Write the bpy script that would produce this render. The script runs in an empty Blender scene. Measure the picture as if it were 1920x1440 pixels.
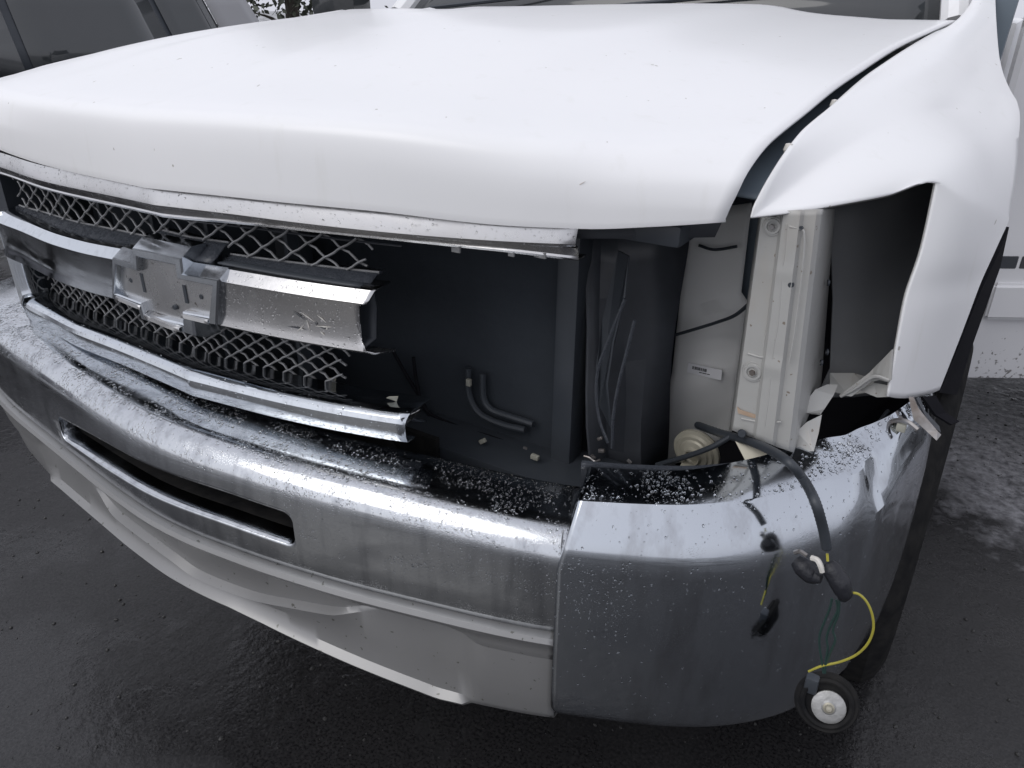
import bpy, bmesh, math, random
import numpy as np
from mathutils import Vector, Matrix
random.seed(7); rng = np.random.default_rng(7)
sc = bpy.context.scene
col = sc.collection
# ---------------------------------------------------------------- camera
CAM = (0.99243, -0.57821, 1.30029); YAW, PIT, ROL, FPX = 0.548124, 0.457909, 0.010952, 1448.32
_f = np.array([-math.sin(YAW)*math.cos(PIT), math.cos(YAW)*math.cos(PIT), -math.sin(PIT)])
_r = np.array([math.cos(YAW), math.sin(YAW), 0.0]); _u = np.cross(_r, _f)
_c, _s = math.cos(ROL), math.sin(ROL)
RT = _r*_c + _u*_s; UP = -_r*_s + _u*_c
cam = bpy.data.cameras.new('camera'); camo = bpy.data.objects.new('camera', cam); col.objects.link(camo)
cam.sensor_width = 36; cam.lens = FPX/1920*36; cam.clip_start = 0.02; cam.clip_end = 500
camo.matrix_world = Matrix(((RT[0], UP[0], -_f[0], CAM[0]), (RT[1], UP[1], -_f[1], CAM[1]), (RT[2], UP[2], -_f[2], CAM[2]), (0, 0, 0, 1)))
sc.camera = camo
def at(px, py, Y):
    "point of the plane y = Y (metres behind the bumper's nose) that the photograph shows at this place"
    d = (px-960)/FPX*RT - (py-720)/FPX*UP + _f
    t = (Y-CAM[1])/d[1]
    return (CAM[0]+d[0]*t, Y, CAM[2]+d[2]*t)
def atz(px, py, Z):
    d = (px-960)/FPX*RT - (py-720)/FPX*UP + _f
    t = (Z-CAM[2])/d[2]
    return (CAM[0]+d[0]*t, CAM[1]+d[1]*t, Z)
# ---------------------------------------------------------------- world, sun, exposure
SUN_EL, SUN_ROT = math.radians(48), math.radians(200)
w = bpy.data.worlds.new("World"); sc.world = w; w.use_nodes = True
nt = w.node_tree; nt.nodes.clear()
sky = nt.nodes.new('ShaderNodeTexSky'); sky.sky_type = 'NISHITA'; sky.sun_disc = False
sky.sun_elevation = SUN_EL; sky.sun_rotation = SUN_ROT; sky.air_density = 1.0; sky.dust_density = 3.0; sky.ozone_density = 1.0
hs = nt.nodes.new('ShaderNodeHueSaturation'); hs.inputs['Saturation'].default_value = 0.22
mixw = nt.nodes.new('ShaderNodeMix'); mixw.data_type = 'RGBA'; mixw.inputs[0].default_value = 0.6
mixw.inputs[7].default_value = (8.5, 8.65, 9.7, 1)       # even overcast veil over the clear-sky model
bg = nt.nodes.new('ShaderNodeBackground'); bg.inputs['Strength'].default_value = 0.1
wo = nt.nodes.new('ShaderNodeOutputWorld')
nt.links.new(sky.outputs[0], hs.inputs['Color']); nt.links.new(hs.outputs[0], mixw.inputs[6])
nt.links.new(mixw.outputs[2], bg.inputs[0]); nt.links.new(bg.outputs[0], wo.inputs[0])
sl = bpy.data.lights.new('sun', 'SUN'); so = bpy.data.objects.new('sun', sl); col.objects.link(so)
sl.energy = 0.6; sl.angle = math.radians(40); sl.color = (1, .98, .95)
# direction towards the sun as the sky texture has it
sd = Vector((math.sin(SUN_ROT)*math.cos(SUN_EL), math.cos(SUN_ROT)*math.cos(SUN_EL), math.sin(SUN_EL)))
so.rotation_euler = (-sd).to_track_quat('-Z', 'Y').to_euler(); so.location = (0, 0, 6)
sc.view_settings.view_transform = 'Standard'; sc.view_settings.look = 'None'
sc.view_settings.exposure = 0.30; sc.view_settings.gamma = 1; sc.view_settings.use_curve_mapping = False
sc.cycles.max_bounces = 10; sc.cycles.transparent_max_bounces = 8
# ---------------------------------------------------------------- materials
def L(nt, a, b): nt.links.new(a, b)
def mat(name, base, rough=.5, metal=0., coat=0., noise=None, bump=None, spec=.5, trans=0, ior=1.45, rough_var=None, coat_rough=.05, streak=None, specks=None):
    """noise=(scale, amount, colour2); bump=(scale, strength, dist); rough_var=(scale, lo, hi)"""
    m = bpy.data.materials.new(name); m.use_nodes = True; t = m.node_tree
    p = t.nodes['Principled BSDF']
    p.inputs['Base Color'].default_value = (*base, 1); p.inputs['Roughness'].default_value = rough
    p.inputs['Metallic'].default_value = metal; p.inputs['Coat Weight'].default_value = coat
    p.inputs['Coat Roughness'].default_value = coat_rough; p.inputs['IOR'].default_value = ior
    p.inputs['Specular IOR Level'].default_value = spec
    p.inputs['Transmission Weight'].default_value = trans
    g = t.nodes.new('ShaderNodeNewGeometry')
    colsock = None
    def nz(scale, detail=5, rgh=.6, vec=None):
        n = t.nodes.new('ShaderNodeTexNoise'); n.inputs['Scale'].default_value = scale
        n.inputs['Detail'].default_value = detail; n.inputs['Roughness'].default_value = rgh
        L(t, vec if vec else g.outputs['Position'], n.inputs['Vector']); return n
    def ramp(sock, a, b, ca=(0, 0, 0, 1), cb=(1, 1, 1, 1)):
        r = t.nodes.new('ShaderNodeValToRGB'); r.color_ramp.elements[0].position = a; r.color_ramp.elements[1].position = b
        r.color_ramp.elements[0].color = ca; r.color_ramp.elements[1].color = cb
        L(t, sock, r.inputs[0]); return r
    def mixc(fac, c2):
        nonlocal colsock
        x = t.nodes.new('ShaderNodeMix'); x.data_type = 'RGBA'; L(t, fac, x.inputs[0])
        if colsock: L(t, colsock, x.inputs[6])
        else: x.inputs[6].default_value = (*base, 1)
        x.inputs[7].default_value = (*c2, 1); colsock = x.outputs[2]
    if noise:
        n = nz(noise[0]); r = ramp(n.outputs[0], .5-noise[1]/2, .5+noise[1]/2); mixc(r.outputs[0], noise[2])
    if streak:   # (colour, lo, hi, horizontal frequency) vertical dirt runs
        mp = t.nodes.new('ShaderNodeMapping'); mp.inputs['Scale'].default_value = (streak[3], streak[3], 5); L(t, g.outputs['Position'], mp.inputs[0])
        n = nz(1, 4, .6, mp.outputs[0]); r = ramp(n.outputs[0], streak[1], streak[2]); mixc(r.outputs[0], streak[0])
    if specks:   # (colour, scale, threshold)
        n = nz(specks[1], 2, .4); r = ramp(n.outputs[0], specks[2], specks[2]+.02); mixc(r.outputs[0], specks[0])
    if colsock: L(t, colsock, p.inputs['Base Color'])
    if rough_var:
        n = nz(rough_var[0], 6, .65); mr = t.nodes.new('ShaderNodeMapRange'); mr.inputs[1].default_value = .38; mr.inputs[2].default_value = .62
        mr.inputs[3].default_value = rough_var[1]; mr.inputs[4].default_value = rough_var[2]
        L(t, n.outputs[0], mr.inputs[0]); L(t, mr.outputs[0], p.inputs['Roughness'])
    if bump:
        n = nz(bump[0], 4, .55); b = t.nodes.new('ShaderNodeBump'); b.inputs['Strength'].default_value = bump[1]; b.inputs['Distance'].default_value = bump[2]
        L(t, n.outputs[0], b.inputs['Height']); L(t, b.outputs[0], p.inputs['Normal'])
    return m
M = {}
M['paint'] = mat('white_paint', (.82, .82, .83), .45, coat=.35, coat_rough=.16, noise=(2.3, .5, (.79, .795, .80)), streak=((.75, .75, .74), .60, .85, 30), specks=((.42, .40, .37), 70, .765))
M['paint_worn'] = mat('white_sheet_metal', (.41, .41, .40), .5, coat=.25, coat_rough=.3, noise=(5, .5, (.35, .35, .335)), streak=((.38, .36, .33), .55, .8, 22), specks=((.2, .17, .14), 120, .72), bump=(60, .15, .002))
M['chrome'] = mat('wet_chrome', (.56, .58, .605), .1, metal=1, rough_var=(7, .05, .2), streak=((.36, .375, .40), .48, .75, 42))
M['chrome_grille'] = mat('grille_chrome', (.60, .63, .665), .12, metal=1, rough_var=(14, .06, .2), streak=((.48, .50, .53), .5, .8, 50), bump=(40, .06, .001))
M['chrome_cap'] = mat('chrome', (.52, .55, .59), .09, metal=1, rough_var=(9, .035, .16), streak=((.36, .37, .39), .5, .78, 26), bump=(24, .05, .002))
M['chrome_dull'] = mat('scuffed_chrome', (.62, .62, .63), .2, metal=1, rough_var=(22, .14, .30), noise=(5, .9, (.50, .49, .48)), bump=(55, .12, .001))
M['silver'] = mat('silver_plastic', (.25, .25, .252), .36, metal=.4, coat=.3, coat_rough=.25, noise=(4, .5, (.205, .205, .203)), specks=((.1, .1, .09), 110, .72))
M['apron'] = mat('inner_apron_paint', (.78, .78, .77), .5, coat=.2, coat_rough=.3, noise=(4, .5, (.70, .70, .68)))
M['wall_shaded'] = mat('shaded_inner_wall', (.15, .155, .165), .6, noise=(5, .5, (.12, .125, .13)))  # shade of the unlit bay put into the base colour of grey primer
def micro(m, scale, strength, dist, lo, hi):
    "beads of mist: rounded cells of relief, where a broad noise says the surface is beaded"
    t = M[m].node_tree; p = t.nodes['Principled BSDF']; g = t.nodes.new('ShaderNodeNewGeometry')
    v = t.nodes.new('ShaderNodeTexVoronoi'); v.inputs['Scale'].default_value = scale; L(t, g.outputs['Position'], v.inputs['Vector'])
    r = t.nodes.new('ShaderNodeValToRGB'); r.color_ramp.elements[0].position = .0; r.color_ramp.elements[0].color = (1, 1, 1, 1); r.color_ramp.elements[1].position = .42; r.color_ramp.elements[1].color = (0, 0, 0, 1); L(t, v.outputs['Distance'], r.inputs[0])
    n = t.nodes.new('ShaderNodeTexNoise'); n.inputs['Scale'].default_value = 11; n.inputs['Detail'].default_value = 5; L(t, g.outputs['Position'], n.inputs['Vector'])
    k = t.nodes.new('ShaderNodeMapRange'); k.inputs[1].default_value = lo; k.inputs[2].default_value = hi; L(t, n.outputs[0], k.inputs[0])
    x = t.nodes.new('ShaderNodeMath'); x.operation = 'MULTIPLY'; L(t, r.outputs[0], x.inputs[0]); L(t, k.outputs[0], x.inputs[1])
    b = t.nodes.new('ShaderNodeBump'); b.inputs['Strength'].default_value = strength; b.inputs['Distance'].default_value = dist; L(t, x.outputs[0], b.inputs['Height'])
    if p.inputs['Normal'].links: L(t, p.inputs['Normal'].links[0].from_socket, b.inputs['Normal'])
    L(t, b.outputs[0], p.inputs['Normal'])
micro('chrome', 480, .30, .0006, .44, .60); micro('chrome_cap', 480, .22, .0006, .54, .64)
M['black'] = mat('black_plastic', (.034, .039, .048), .42, noise=(9, .5, (.046, .053, .062)), bump=(120, .15, .001))
M['black_wet'] = mat('wet_black_plastic', (.045, .05, .06), .25, rough_var=(60, .12, .5), bump=(110, .6, .003))
M['dark_grey'] = mat('dark_grey_plastic', (.055, .06, .07), .4, noise=(20, .5, (.04, .043, .05)))
M['void'] = mat('radiator_black', (.030, .035, .042), .8, spec=.15, noise=(5, .5, (.045, .052, .062)), bump=(90, .3, .002))
M['wire'] = mat('grey_mesh_plastic', (.27, .275, .285), .34, noise=(40, .5, (.13, .13, .13)))
M['rubber'] = mat('rubber', (.010, .0105, .012), .85, spec=.06, noise=(30, .5, (.03, .029, .028)), bump=(90, .4, .002))
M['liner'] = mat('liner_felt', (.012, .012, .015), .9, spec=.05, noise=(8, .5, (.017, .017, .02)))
M['steel'] = mat('grey_steel', (.35, .35, .36), .4, metal=.8, noise=(30, .4, (.2, .17, .15)), bump=(60, .3, .002))
M['cream'] = mat('cream_metal', (.42, .40, .33), .42, metal=.3, noise=(40, .5, (.33, .31, .25)))
M['label'] = mat('paper_label', (.85, .85, .87), .5, noise=(30, .4, (.8, .8, .82)))
M['ink'] = mat('black_ink', (.05, .05, .055), .6)
M['yellow'] = mat('yellow_wire', (.42, .38, .05), .4, noise=(60, .4, (.3, .27, .05)))
M['green'] = mat('dark_green_wire', (.02, .045, .04), .35)
M['tape'] = mat('black_tape', (.016, .017, .022), .45, bump=(150, .6, .003))
M['satin'] = mat('satin_silver_plastic', (.62, .62, .63), .24, metal=.92, coat=.15, rough_var=(16, .2, .36), noise=(9, .6, (.50, .495, .49)), specks=((.2, .19, .17), 150, .72))
M['whiteclip'] = mat('white_clip', (.62, .6, .56), .45)
M['leaf'] = mat('pale_scrap', (.38, .38, .33), .6, noise=(60, .5, (.25, .24, .2)))
M['foil'] = mat('dull_metal_disc', (.42, .42, .42), .5, metal=.6, noise=(70, .5, (.28, .28, .27)), bump=(140, .5, .002))
M['glass_dark'] = mat('tinted_glass', (.035, .042, .046), .06, noise=(.9, .5, (.05, .052, .055)), spec=.8)
M['seal'] = mat('grey_seal', (.15, .185, .22), .5)
M['suv'] = mat('silver_grey_paint', (.30, .30, .315), .35, coat=.6, noise=(1.5, .4, (.27, .27, .28)))
M['van'] = mat('white_van_paint', (.64, .64, .66), .35, coat=.5, noise=(2, .4, (.68, .68, .69)))
M['rust'] = mat('rust_stain', (.36, .24, .16), .7, noise=(60, .5, (.46, .38, .3)))
# van lower dirt: mud flung up from the road, densest at the sill
m = M['van']; t = m.node_tree; p = t.nodes['Principled BSDF']; g = t.nodes.new('ShaderNodeNewGeometry')
sx = t.nodes.new('ShaderNodeSeparateXYZ'); L(t, g.outputs['Position'], sx.inputs[0])
n = t.nodes.new('ShaderNodeTexNoise'); n.inputs['Scale'].default_value = 75; n.inputs['Detail'].default_value = 3; L(t, g.outputs['Position'], n.inputs['Vector'])
mr = t.nodes.new('ShaderNodeMapRange'); mr.inputs[1].default_value = .7; mr.inputs[2].default_value = .3; mr.inputs[3].default_value = -.2; mr.inputs[4].default_value = .16
L(t, sx.outputs[2], mr.inputs[0]); ad = t.nodes.new('ShaderNodeMath'); ad.operation = 'ADD'; L(t, n.outputs[0], ad.inputs[0]); L(t, mr.outputs[0], ad.inputs[1])
rr = t.nodes.new('ShaderNodeValToRGB'); rr.color_ramp.elements[0].position = .72; rr.color_ramp.elements[1].position = .80; L(t, ad.outputs[0], rr.inputs[0])
mx = t.nodes.new('ShaderNodeMix'); mx.data_type = 'RGBA'; L(t, rr.outputs[0], mx.inputs[0]); L(t, p.inputs['Base Color'].links[0].from_socket, mx.inputs[6]); mx.inputs[7].default_value = (.16, .155, .15, 1)
L(t, mx.outputs[2], p.inputs['Base Color'])
# water
mw = bpy.data.materials.new('water_drop'); mw.use_nodes = True; p = mw.node_tree.nodes['Principled BSDF']
p.inputs['Transmission Weight'].default_value = 1; p.inputs['IOR'].default_value = 1.33; p.inputs['Roughness'].default_value = .02; p.inputs['Base Color'].default_value = (1, 1, 1, 1)
M['water'] = mw
# wet asphalt
ma = bpy.data.materials.new('wet_asphalt'); ma.use_nodes = True; t = ma.node_tree; p = t.nodes['Principled BSDF']
g = t.nodes.new('ShaderNodeNewGeometry')
def anz(scale, det, rg=.6):
    n = t.nodes.new('ShaderNodeTexNoise'); n.inputs['Scale'].default_value = scale; n.inputs['Detail'].default_value = det; n.inputs['Roughness'].default_value = rg
    L(t, g.outputs['Position'], n.inputs['Vector']); return n
n1 = anz(160, 4); n2 = anz(1.6, 6, .65); n3 = anz(24, 5); n4 = anz(6, 4)
r1 = t.nodes.new('ShaderNodeValToRGB'); e = r1.color_ramp.elements; e[0].position = .3; e[0].color = (.007, .007, .008, 1); e[1].position = .80; e[1].color = (.038, .037, .038, 1)
L(t, n1.outputs[0], r1.inputs[0])
r2 = t.nodes.new('ShaderNodeMapRange'); r2.inputs[1].default_value = .44; r2.inputs[2].default_value = .56; r2.inputs[3].default_value = .08; r2.inputs[4].default_value = .42
L(t, n2.outputs[0], r2.inputs[0]); L(t, r1.outputs[0], p.inputs['Base Color']); L(t, r2.outputs[0], p.inputs['Roughness'])
pc_ = atz(1905, 900, 0)
vm = t.nodes.new('ShaderNodeVectorMath'); vm.operation = 'DISTANCE'; vm.inputs[1].default_value = (pc_[0]+.50, pc_[1]+.38, 0); L(t, g.outputs['Position'], vm.inputs[0])
n5 = anz(5, 8, .7); q1 = t.nodes.new('ShaderNodeMath'); q1.operation = 'MULTIPLY_ADD'; q1.inputs[1].default_value = 1.1; L(t, n5.outputs[0], q1.inputs[0]); L(t, vm.outputs['Value'], q1.inputs[2])
mk = t.nodes.new('ShaderNodeMapRange'); mk.inputs[1].default_value = 1.52; mk.inputs[2].default_value = 1.30; L(t, q1.outputs[0], mk.inputs[0])
n6 = anz(38, 6, .7); r6 = t.nodes.new('ShaderNodeValToRGB'); e = r6.color_ramp.elements; e[0].position = .33; e[0].color = (.06, .06, .065, 1); e[1].position = .60; e[1].color = (.25, .25, .265, 1); L(t, n6.outputs[0], r6.inputs[0])
mm = t.nodes.new('ShaderNodeMix'); mm.data_type = 'RGBA'; L(t, mk.outputs[0], mm.inputs[0]); L(t, r1.outputs[0], mm.inputs[6]); L(t, r6.outputs[0], mm.inputs[7]); L(t, mm.outputs[2], p.inputs['Base Color'])
b1 = t.nodes.new('ShaderNodeBump'); b1.inputs['Strength'].default_value = .22; b1.inputs['Distance'].default_value = .003; L(t, n1.outputs[0], b1.inputs['Height'])
b2 = t.nodes.new('ShaderNodeBump'); b2.inputs['Strength'].default_value = .3; b2.inputs['Distance'].default_value = .012; L(t, n3.outputs[0], b2.inputs['Height']); L(t, b1.outputs[0], b2.inputs['Normal'])
L(t, b2.outputs[0], p.inputs['Normal']); M['asphalt'] = ma
M['puddle'] = mat('shallow_water', (.018, .018, .02), .06, rough_var=(5, .04, .2), bump=(14, .12, .006))
M['mud'] = mat('wet_silt', (.20, .198, .205), .3, rough_var=(4, .12, .5), noise=(4.2, .3, (.07, .068, .068)), bump=(26, .8, .03))
M['stone'] = mat('grit', (.05, .049, .048), .4, noise=(200, .5, (.02, .02, .02)))
M['bark'] = mat('bark', (.06, .05, .04), .9, noise=(15, .5, (.1, .09, .08)), bump=(30, .8, .02))
M['foliage'] = mat('foliage', (.055, .065, .045), .6, noise=(3, .5, (.09, .095, .075)))
# ---------------------------------------------------------------- mesh helpers
def link(name, me, m, parent=None, smooth=True, angle=35, thick=None, off=-1):
    o = bpy.data.objects.new(name, me); col.objects.link(o)
    if m: me.materials.append(M[m] if isinstance(m, str) else m)
    if smooth and len(me.polygons):
        me.polygons.foreach_set('use_smooth', [True]*len(me.polygons)); me.set_sharp_from_angle(angle=math.radians(angle))
    if parent: o.parent = parent
    if thick:
        s = o.modifiers.new('thickness', 'SOLIDIFY'); s.thickness = thick; s.offset = off
    return o
def mesh(name, V, Fc):
    me = bpy.data.meshes.new(name); me.from_pydata([tuple(map(float, v)) for v in V], [], Fc); me.update(); return me
def herm(xs, ys, q):
    "monotone cubic through a table"
    xs = np.asarray(xs, float); ys = np.asarray(ys, float); q = np.clip(np.asarray(q, float), xs[0], xs[-1])
    h = np.diff(xs); d = np.diff(ys)/h; m = np.zeros(len(xs)); m[0] = d[0]; m[-1] = d[-1]
    for i in range(1, len(xs)-1):
        if d[i-1]*d[i] > 0:
            w1 = 2*h[i]+h[i-1]; w2 = h[i]+2*h[i-1]; m[i] = (w1+w2)/(w1/d[i-1]+w2/d[i])
    k = np.clip(np.searchsorted(xs, q, 'right')-1, 0, len(xs)-2); tt = (q-xs[k])/h[k]
    return ((1+2*tt)*(1-tt)**2)*ys[k] + tt*(1-tt)**2*h[k]*m[k] + tt*tt*(3-2*tt)*ys[k+1] + tt*tt*(tt-1)*h[k]*m[k+1]
def cat(pts, n=8):
    "Catmull-Rom through 3D points"
    P = [np.array(p, float) for p in pts]; P = [2*P[0]-P[1]]+P+[2*P[-1]-P[-2]]; out = []
    for i in range(1, len(P)-2):
        for k in range(n):
            s = k/n; out.append(.5*((2*P[i])+(-P[i-1]+P[i+1])*s+(2*P[i-1]-5*P[i]+4*P[i+1]-P[i+2])*s*s+(-P[i-1]+3*P[i]-3*P[i+1]+P[i+2])*s**3))
    out.append(P[-2]); return out
def grid(name, rows, m, parent=None, hole=None, **kw):
    R, Cn = len(rows), len(rows[0]); V = [v for r in rows for v in r]; Fc = []
    for i in range(R-1):
        for j in range(Cn-1):
            if hole and hole(i, j): continue
            Fc.append((i*Cn+j, i*Cn+j+1, (i+1)*Cn+j+1, (i+1)*Cn+j))
    return link(name, mesh(name, V, Fc), m, parent, **kw)
def tube_geo(pts, r, seg=8, caps=True):
    pts = [Vector(p) for p in pts]; V = []; Fc = []; up = None
    for i, p in enumerate(pts):
        d = (pts[min(i+1, len(pts)-1)]-pts[max(i-1, 0)]).normalized()
        if up is None: up = d.orthogonal().normalized()
        else: up = (up-d*up.dot(d)).normalized()
        s = d.cross(up); rr = r[i] if hasattr(r, '__len__') else r
        for k in range(seg):
            a = 2*math.pi*k/seg; V.append(p+(up*math.cos(a)+s*math.sin(a))*rr)
    n = len(pts)
    for i in range(n-1):
        for k in range(seg): Fc.append((i*seg+k, i*seg+(k+1) % seg, (i+1)*seg+(k+1) % seg, (i+1)*seg+k))
    if caps: Fc.append(tuple(range(seg))[::-1]); Fc.append(tuple((n-1)*seg+k for k in range(seg)))
    return V, Fc
def tube(name, pts, r, m, parent=None, seg=8, **kw):
    V, Fc = tube_geo(pts, r, seg); return link(name, mesh(name, V, Fc), m, parent, **kw)
def lathe(name, prof, c, axis, m, parent=None, seg=32, **kw):
    "prof = (radius, distance along the axis)"
    ax = Vector(axis).normalized(); u = ax.orthogonal().normalized(); v = ax.cross(u); c = Vector(c); V = []; Fc = []
    for r, h in prof:
        for k in range(seg):
            a = 2*math.pi*k/seg; V.append(c+ax*h+(u*math.cos(a)+v*math.sin(a))*max(r, 1e-5))
    for i in range(len(prof)-1):
        for k in range(seg): Fc.append((i*seg+k, i*seg+(k+1) % seg, (i+1)*seg+(k+1) % seg, (i+1)*seg+k))
    return link(name, mesh(name, V, Fc), m, parent, **kw)
def box(name, lo, hi, m, parent=None, bev=0.0, rot=None, **kw):
    bm = bmesh.new(); bmesh.ops.create_cube(bm, size=1)
    lo, hi = Vector(lo), Vector(hi)
    for v in bm.verts: v.co = Vector(((lo[i]+hi[i])/2+v.co[i]*(hi[i]-lo[i]) for i in range(3)))
    if bev: bmesh.ops.bevel(bm, geom=bm.edges[:], offset=bev, segments=2, affect='EDGES', profile=.6)
    if rot:
        c = (lo+hi)/2; bmesh.ops.rotate(bm, verts=bm.verts, cent=c, matrix=Matrix.Rotation(rot[0], 3, rot[1]))
    me = bpy.data.meshes.new(name); bm.to_mesh(me); bm.free(); return link(name, me, m, parent, **kw)
def plate(name, pts, m, parent=None, th=.0025, bev=.0008, curl=None):
    "a piece of sheet with real thickness; pts = its outline in space"
    bm = bmesh.new(); vs = [bm.verts.new(p) for p in pts]; f = bm.faces.new(vs); bmesh.ops.triangulate(bm, faces=[f])
    me = bpy.data.meshes.new(name); bm.to_mesh(me); bm.free()
    return link(name, me, m, parent, thick=th, off=0, smooth=False)
def empty(name, loc, **kw):
    o = bpy.data.objects.new(name, None); col.objects.link(o); o.location = loc; o.empty_display_size = .1
    tag(o, **kw); return o
def tag(o, label=None, category=None, group=None, kind=None):
    for k, v in (('label', label), ('category', category), ('group', group), ('kind', kind)):
        if v: o[k] = v
    return o
def adopt(root):
    "children were built in world space: keep them there although the Empty stands at the thing's base"
    inv = Matrix.Translation(root.location).inverted()
    for c in root.children: c.matrix_parent_inverse = inv
# ================================================================ THE TRUCK
truck = empty('pickup_truck', (0, 1.0, 0), label='white pickup truck with smashed front corner, missing headlight and broken chrome grille', category='pickup truck')
# ---- bumper plan, as arclength curve of the right half (mirrored for the left)
PX = [0, .035, .15, .3, .45, .6, .7, .8, .88, .94, .975, .99, 1.0, 1.0]
PY = [0, .0008, .0105, .033, .066, .106, .145, .195, .26, .34, .43, .50, .56, .66]
PYL = [0, .0008, .0115, .033, .056, .080, .102, .136, .180, .235, .33, .42, .50, .62]      # the passenger half is pushed less far back
PS = np.concatenate([[0], np.cumsum(np.hypot(np.diff(PX), np.diff(PY)))])
def plan(s):
    "position and outward normal at signed arclength s"
    a = abs(s); PYs = PY if s >= 0 else PYL; x = float(herm(PS, PX, [a])[0]); y = float(herm(PS, PYs, [a])[0])
    a0, a1 = max(a-.012, 0.001), min(a+.012, PS[-1])
    dx = float(herm(PS, PX, [a1])[0]-herm(PS, PX, [a0])[0]); dy = float(herm(PS, PYs, [a1])[0]-herm(PS, PYs, [a0])[0])
    l = math.hypot(dx, dy); n = (dy/l, -dx/l); sg = -1 if s < 0 else 1
    return np.array([sg*x, y]), np.array([sg*n[0], n[1]])
def s_of_x(x): return math.copysign(float(np.interp(abs(x), PX[:13], PS[:13])), x)
def bpt(s, d, z):
    p, n = plan(s); p = p-n*d; return (p[0], p[1], z)
bumper = bpy.data.objects.new('front_bumper', None); col.objects.link(bumper); bumper.parent = truck
SEAM = s_of_x(.641)
# centre face columns, clustered at the ends of the intake
oxL, oxR = s_of_x(-.352), s_of_x(.262); rad = .017
cols = set(np.round(np.linspace(s_of_x(-.99), SEAM+.022, 92), 5))
for e, sg in ((oxL, 1), (oxR, -1)):
    for k in range(9): cols.add(round(e+sg*rad*(1-math.cos(math.pi/2*k/8)), 5))
cols = sorted(cols); cols = [c for i, c in enumerate(cols) if i == 0 or c-cols[i-1] > 1e-4]
def top_of(s): return herm([-1, -.4, 0, .35, .55, .66], [.706, .712, .714, .710, .702, .697], [s])[0]
def optop(s): return herm([-.36, -.15, 0, .14, .262], [.622, .644, .651, .655, .651], [s])[0]
def opbot(s): return herm([-.36, -.05, .12, .262], [.574, .590, .596, .593], [s])[0]
def rnd(s):
    d = min(s-oxL, oxR-s)
    if d >= rad: return 0.
    d = max(d, 0.); return rad-math.sqrt(max(rad*rad-(rad-d)**2, 0))
rows = []
prof = [(.150, -.05), (.128, -.012), (.115, .006), (.100, .0095), (.085, .0085), (.066, .0045), (.05, .0035), (.037, .002), (.026, -.002), (.017, -.0075), (.010, -.0145), (.0045, -.0225), (.0015, -.031), (0, -.041)]
for d, dz in prof: rows.append([bpt(s, d, top_of(s)+dz) for s in cols])
rows.append([bpt(s, -.0005, optop(s)+.004-rnd(s)) for s in cols]); iTop = len(rows)
rows.append([bpt(s, -.0005, optop(s)-rnd(s)) for s in cols])
rows.append([bpt(s, -.0005, opbot(s)+rnd(s)) for s in cols])
rows.append([bpt(s, 0.0, opbot(s)-.006+rnd(s)*.5) for s in cols])
rows.append([bpt(s, .001, .556) for s in cols]); rows.append([bpt(s, .004, .546) for s in cols]); rows.append([bpt(s, .012, .540) for s in cols]); rows.append([bpt(s, .03, .536) for s in cols])
inside = lambda j: cols[j] >= oxL-1e-4 and cols[j+1] <= oxR+1e-4
face = grid('centre_face', rows, 'chrome', bumper, hole=lambda i, j: i == iTop and inside(j), thick=.003, off=0, angle=50)
# intake lip going back, and the dark duct behind
ring = [bpt(s, -.0005, optop(s)-rnd(s)) for s in cols if oxL-1e-4 <= s <= oxR+1e-4]
ring += [bpt(s, -.0005, opbot(s)+rnd(s)) for s in cols[::-1] if oxL-1e-4 <= s <= oxR+1e-4]
sel = [s for s in cols if oxL-1e-4 <= s <= oxR+1e-4]; mid_ = [(optop(s)+opbot(s))/2 for s in sel]; mid_ = mid_+mid_[::-1]; rr_ = [ring]
for k, (dd, zf) in enumerate(((.002, .04), (.008, .13), (.014, .16), (.028, .17))): rr_.append([(p[0]*(1-.004*k), p[1]+dd, p[2]+(mz-p[2])*(zf if p[2] < mz else .02)) for p, mz in zip(ring, mid_)])
rr_ = [r+[r[0]] for r in rr_]
grid('intake_lip', rr_, 'chrome', bumper, angle=60)
lo = rr_[-1]; duct = [lo, [(p[0], p[1]+.21, p[2]) for p in lo]]
grid('intake_duct', duct, 'rubber', bumper)
box('intake_back', (-.46, .26, .5), (.34, .27, .68), 'rubber', bumper)
# ---- end cap
def capz(tab, s): return herm([SEAM-.02, .80, .90, 1.0, 1.10, 1.16, 1.24], tab, [s])[0]
cs = np.linspace(SEAM-.004, PS[-1]-.02, 110)
def crumple(s, k):
    "dented band near the outer end"
    a = math.exp(-((s-1.075)/.055)**2); return a*(.0035*math.sin(s*62+k*.8)+.0012*math.sin(s*150-k))
LEAN = {8: .030, 0: .027, 1: .024, 2: .020, 3: .019, 4: .013, 5: .008, 7: .005, 9: .0}
def caprow(dt, zt, k, ln=None):
    out = []
    for s_ in cs:
        s = s_+(LEAN[k] if ln is None else ln)*max(0, 1-(s_-cs[0])/.16)
        d = herm([.6, .8, .95, 1.05, 1.15, 1.25], dt, [s])[0]; z = capz(zt, s)
        out.append(bpt(s, d-.007+crumple(s, k)*(.3 if k > 6 else 1), z+crumple(s, k+2)*(.6 if k < 6 else .1)))
    return out
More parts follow.
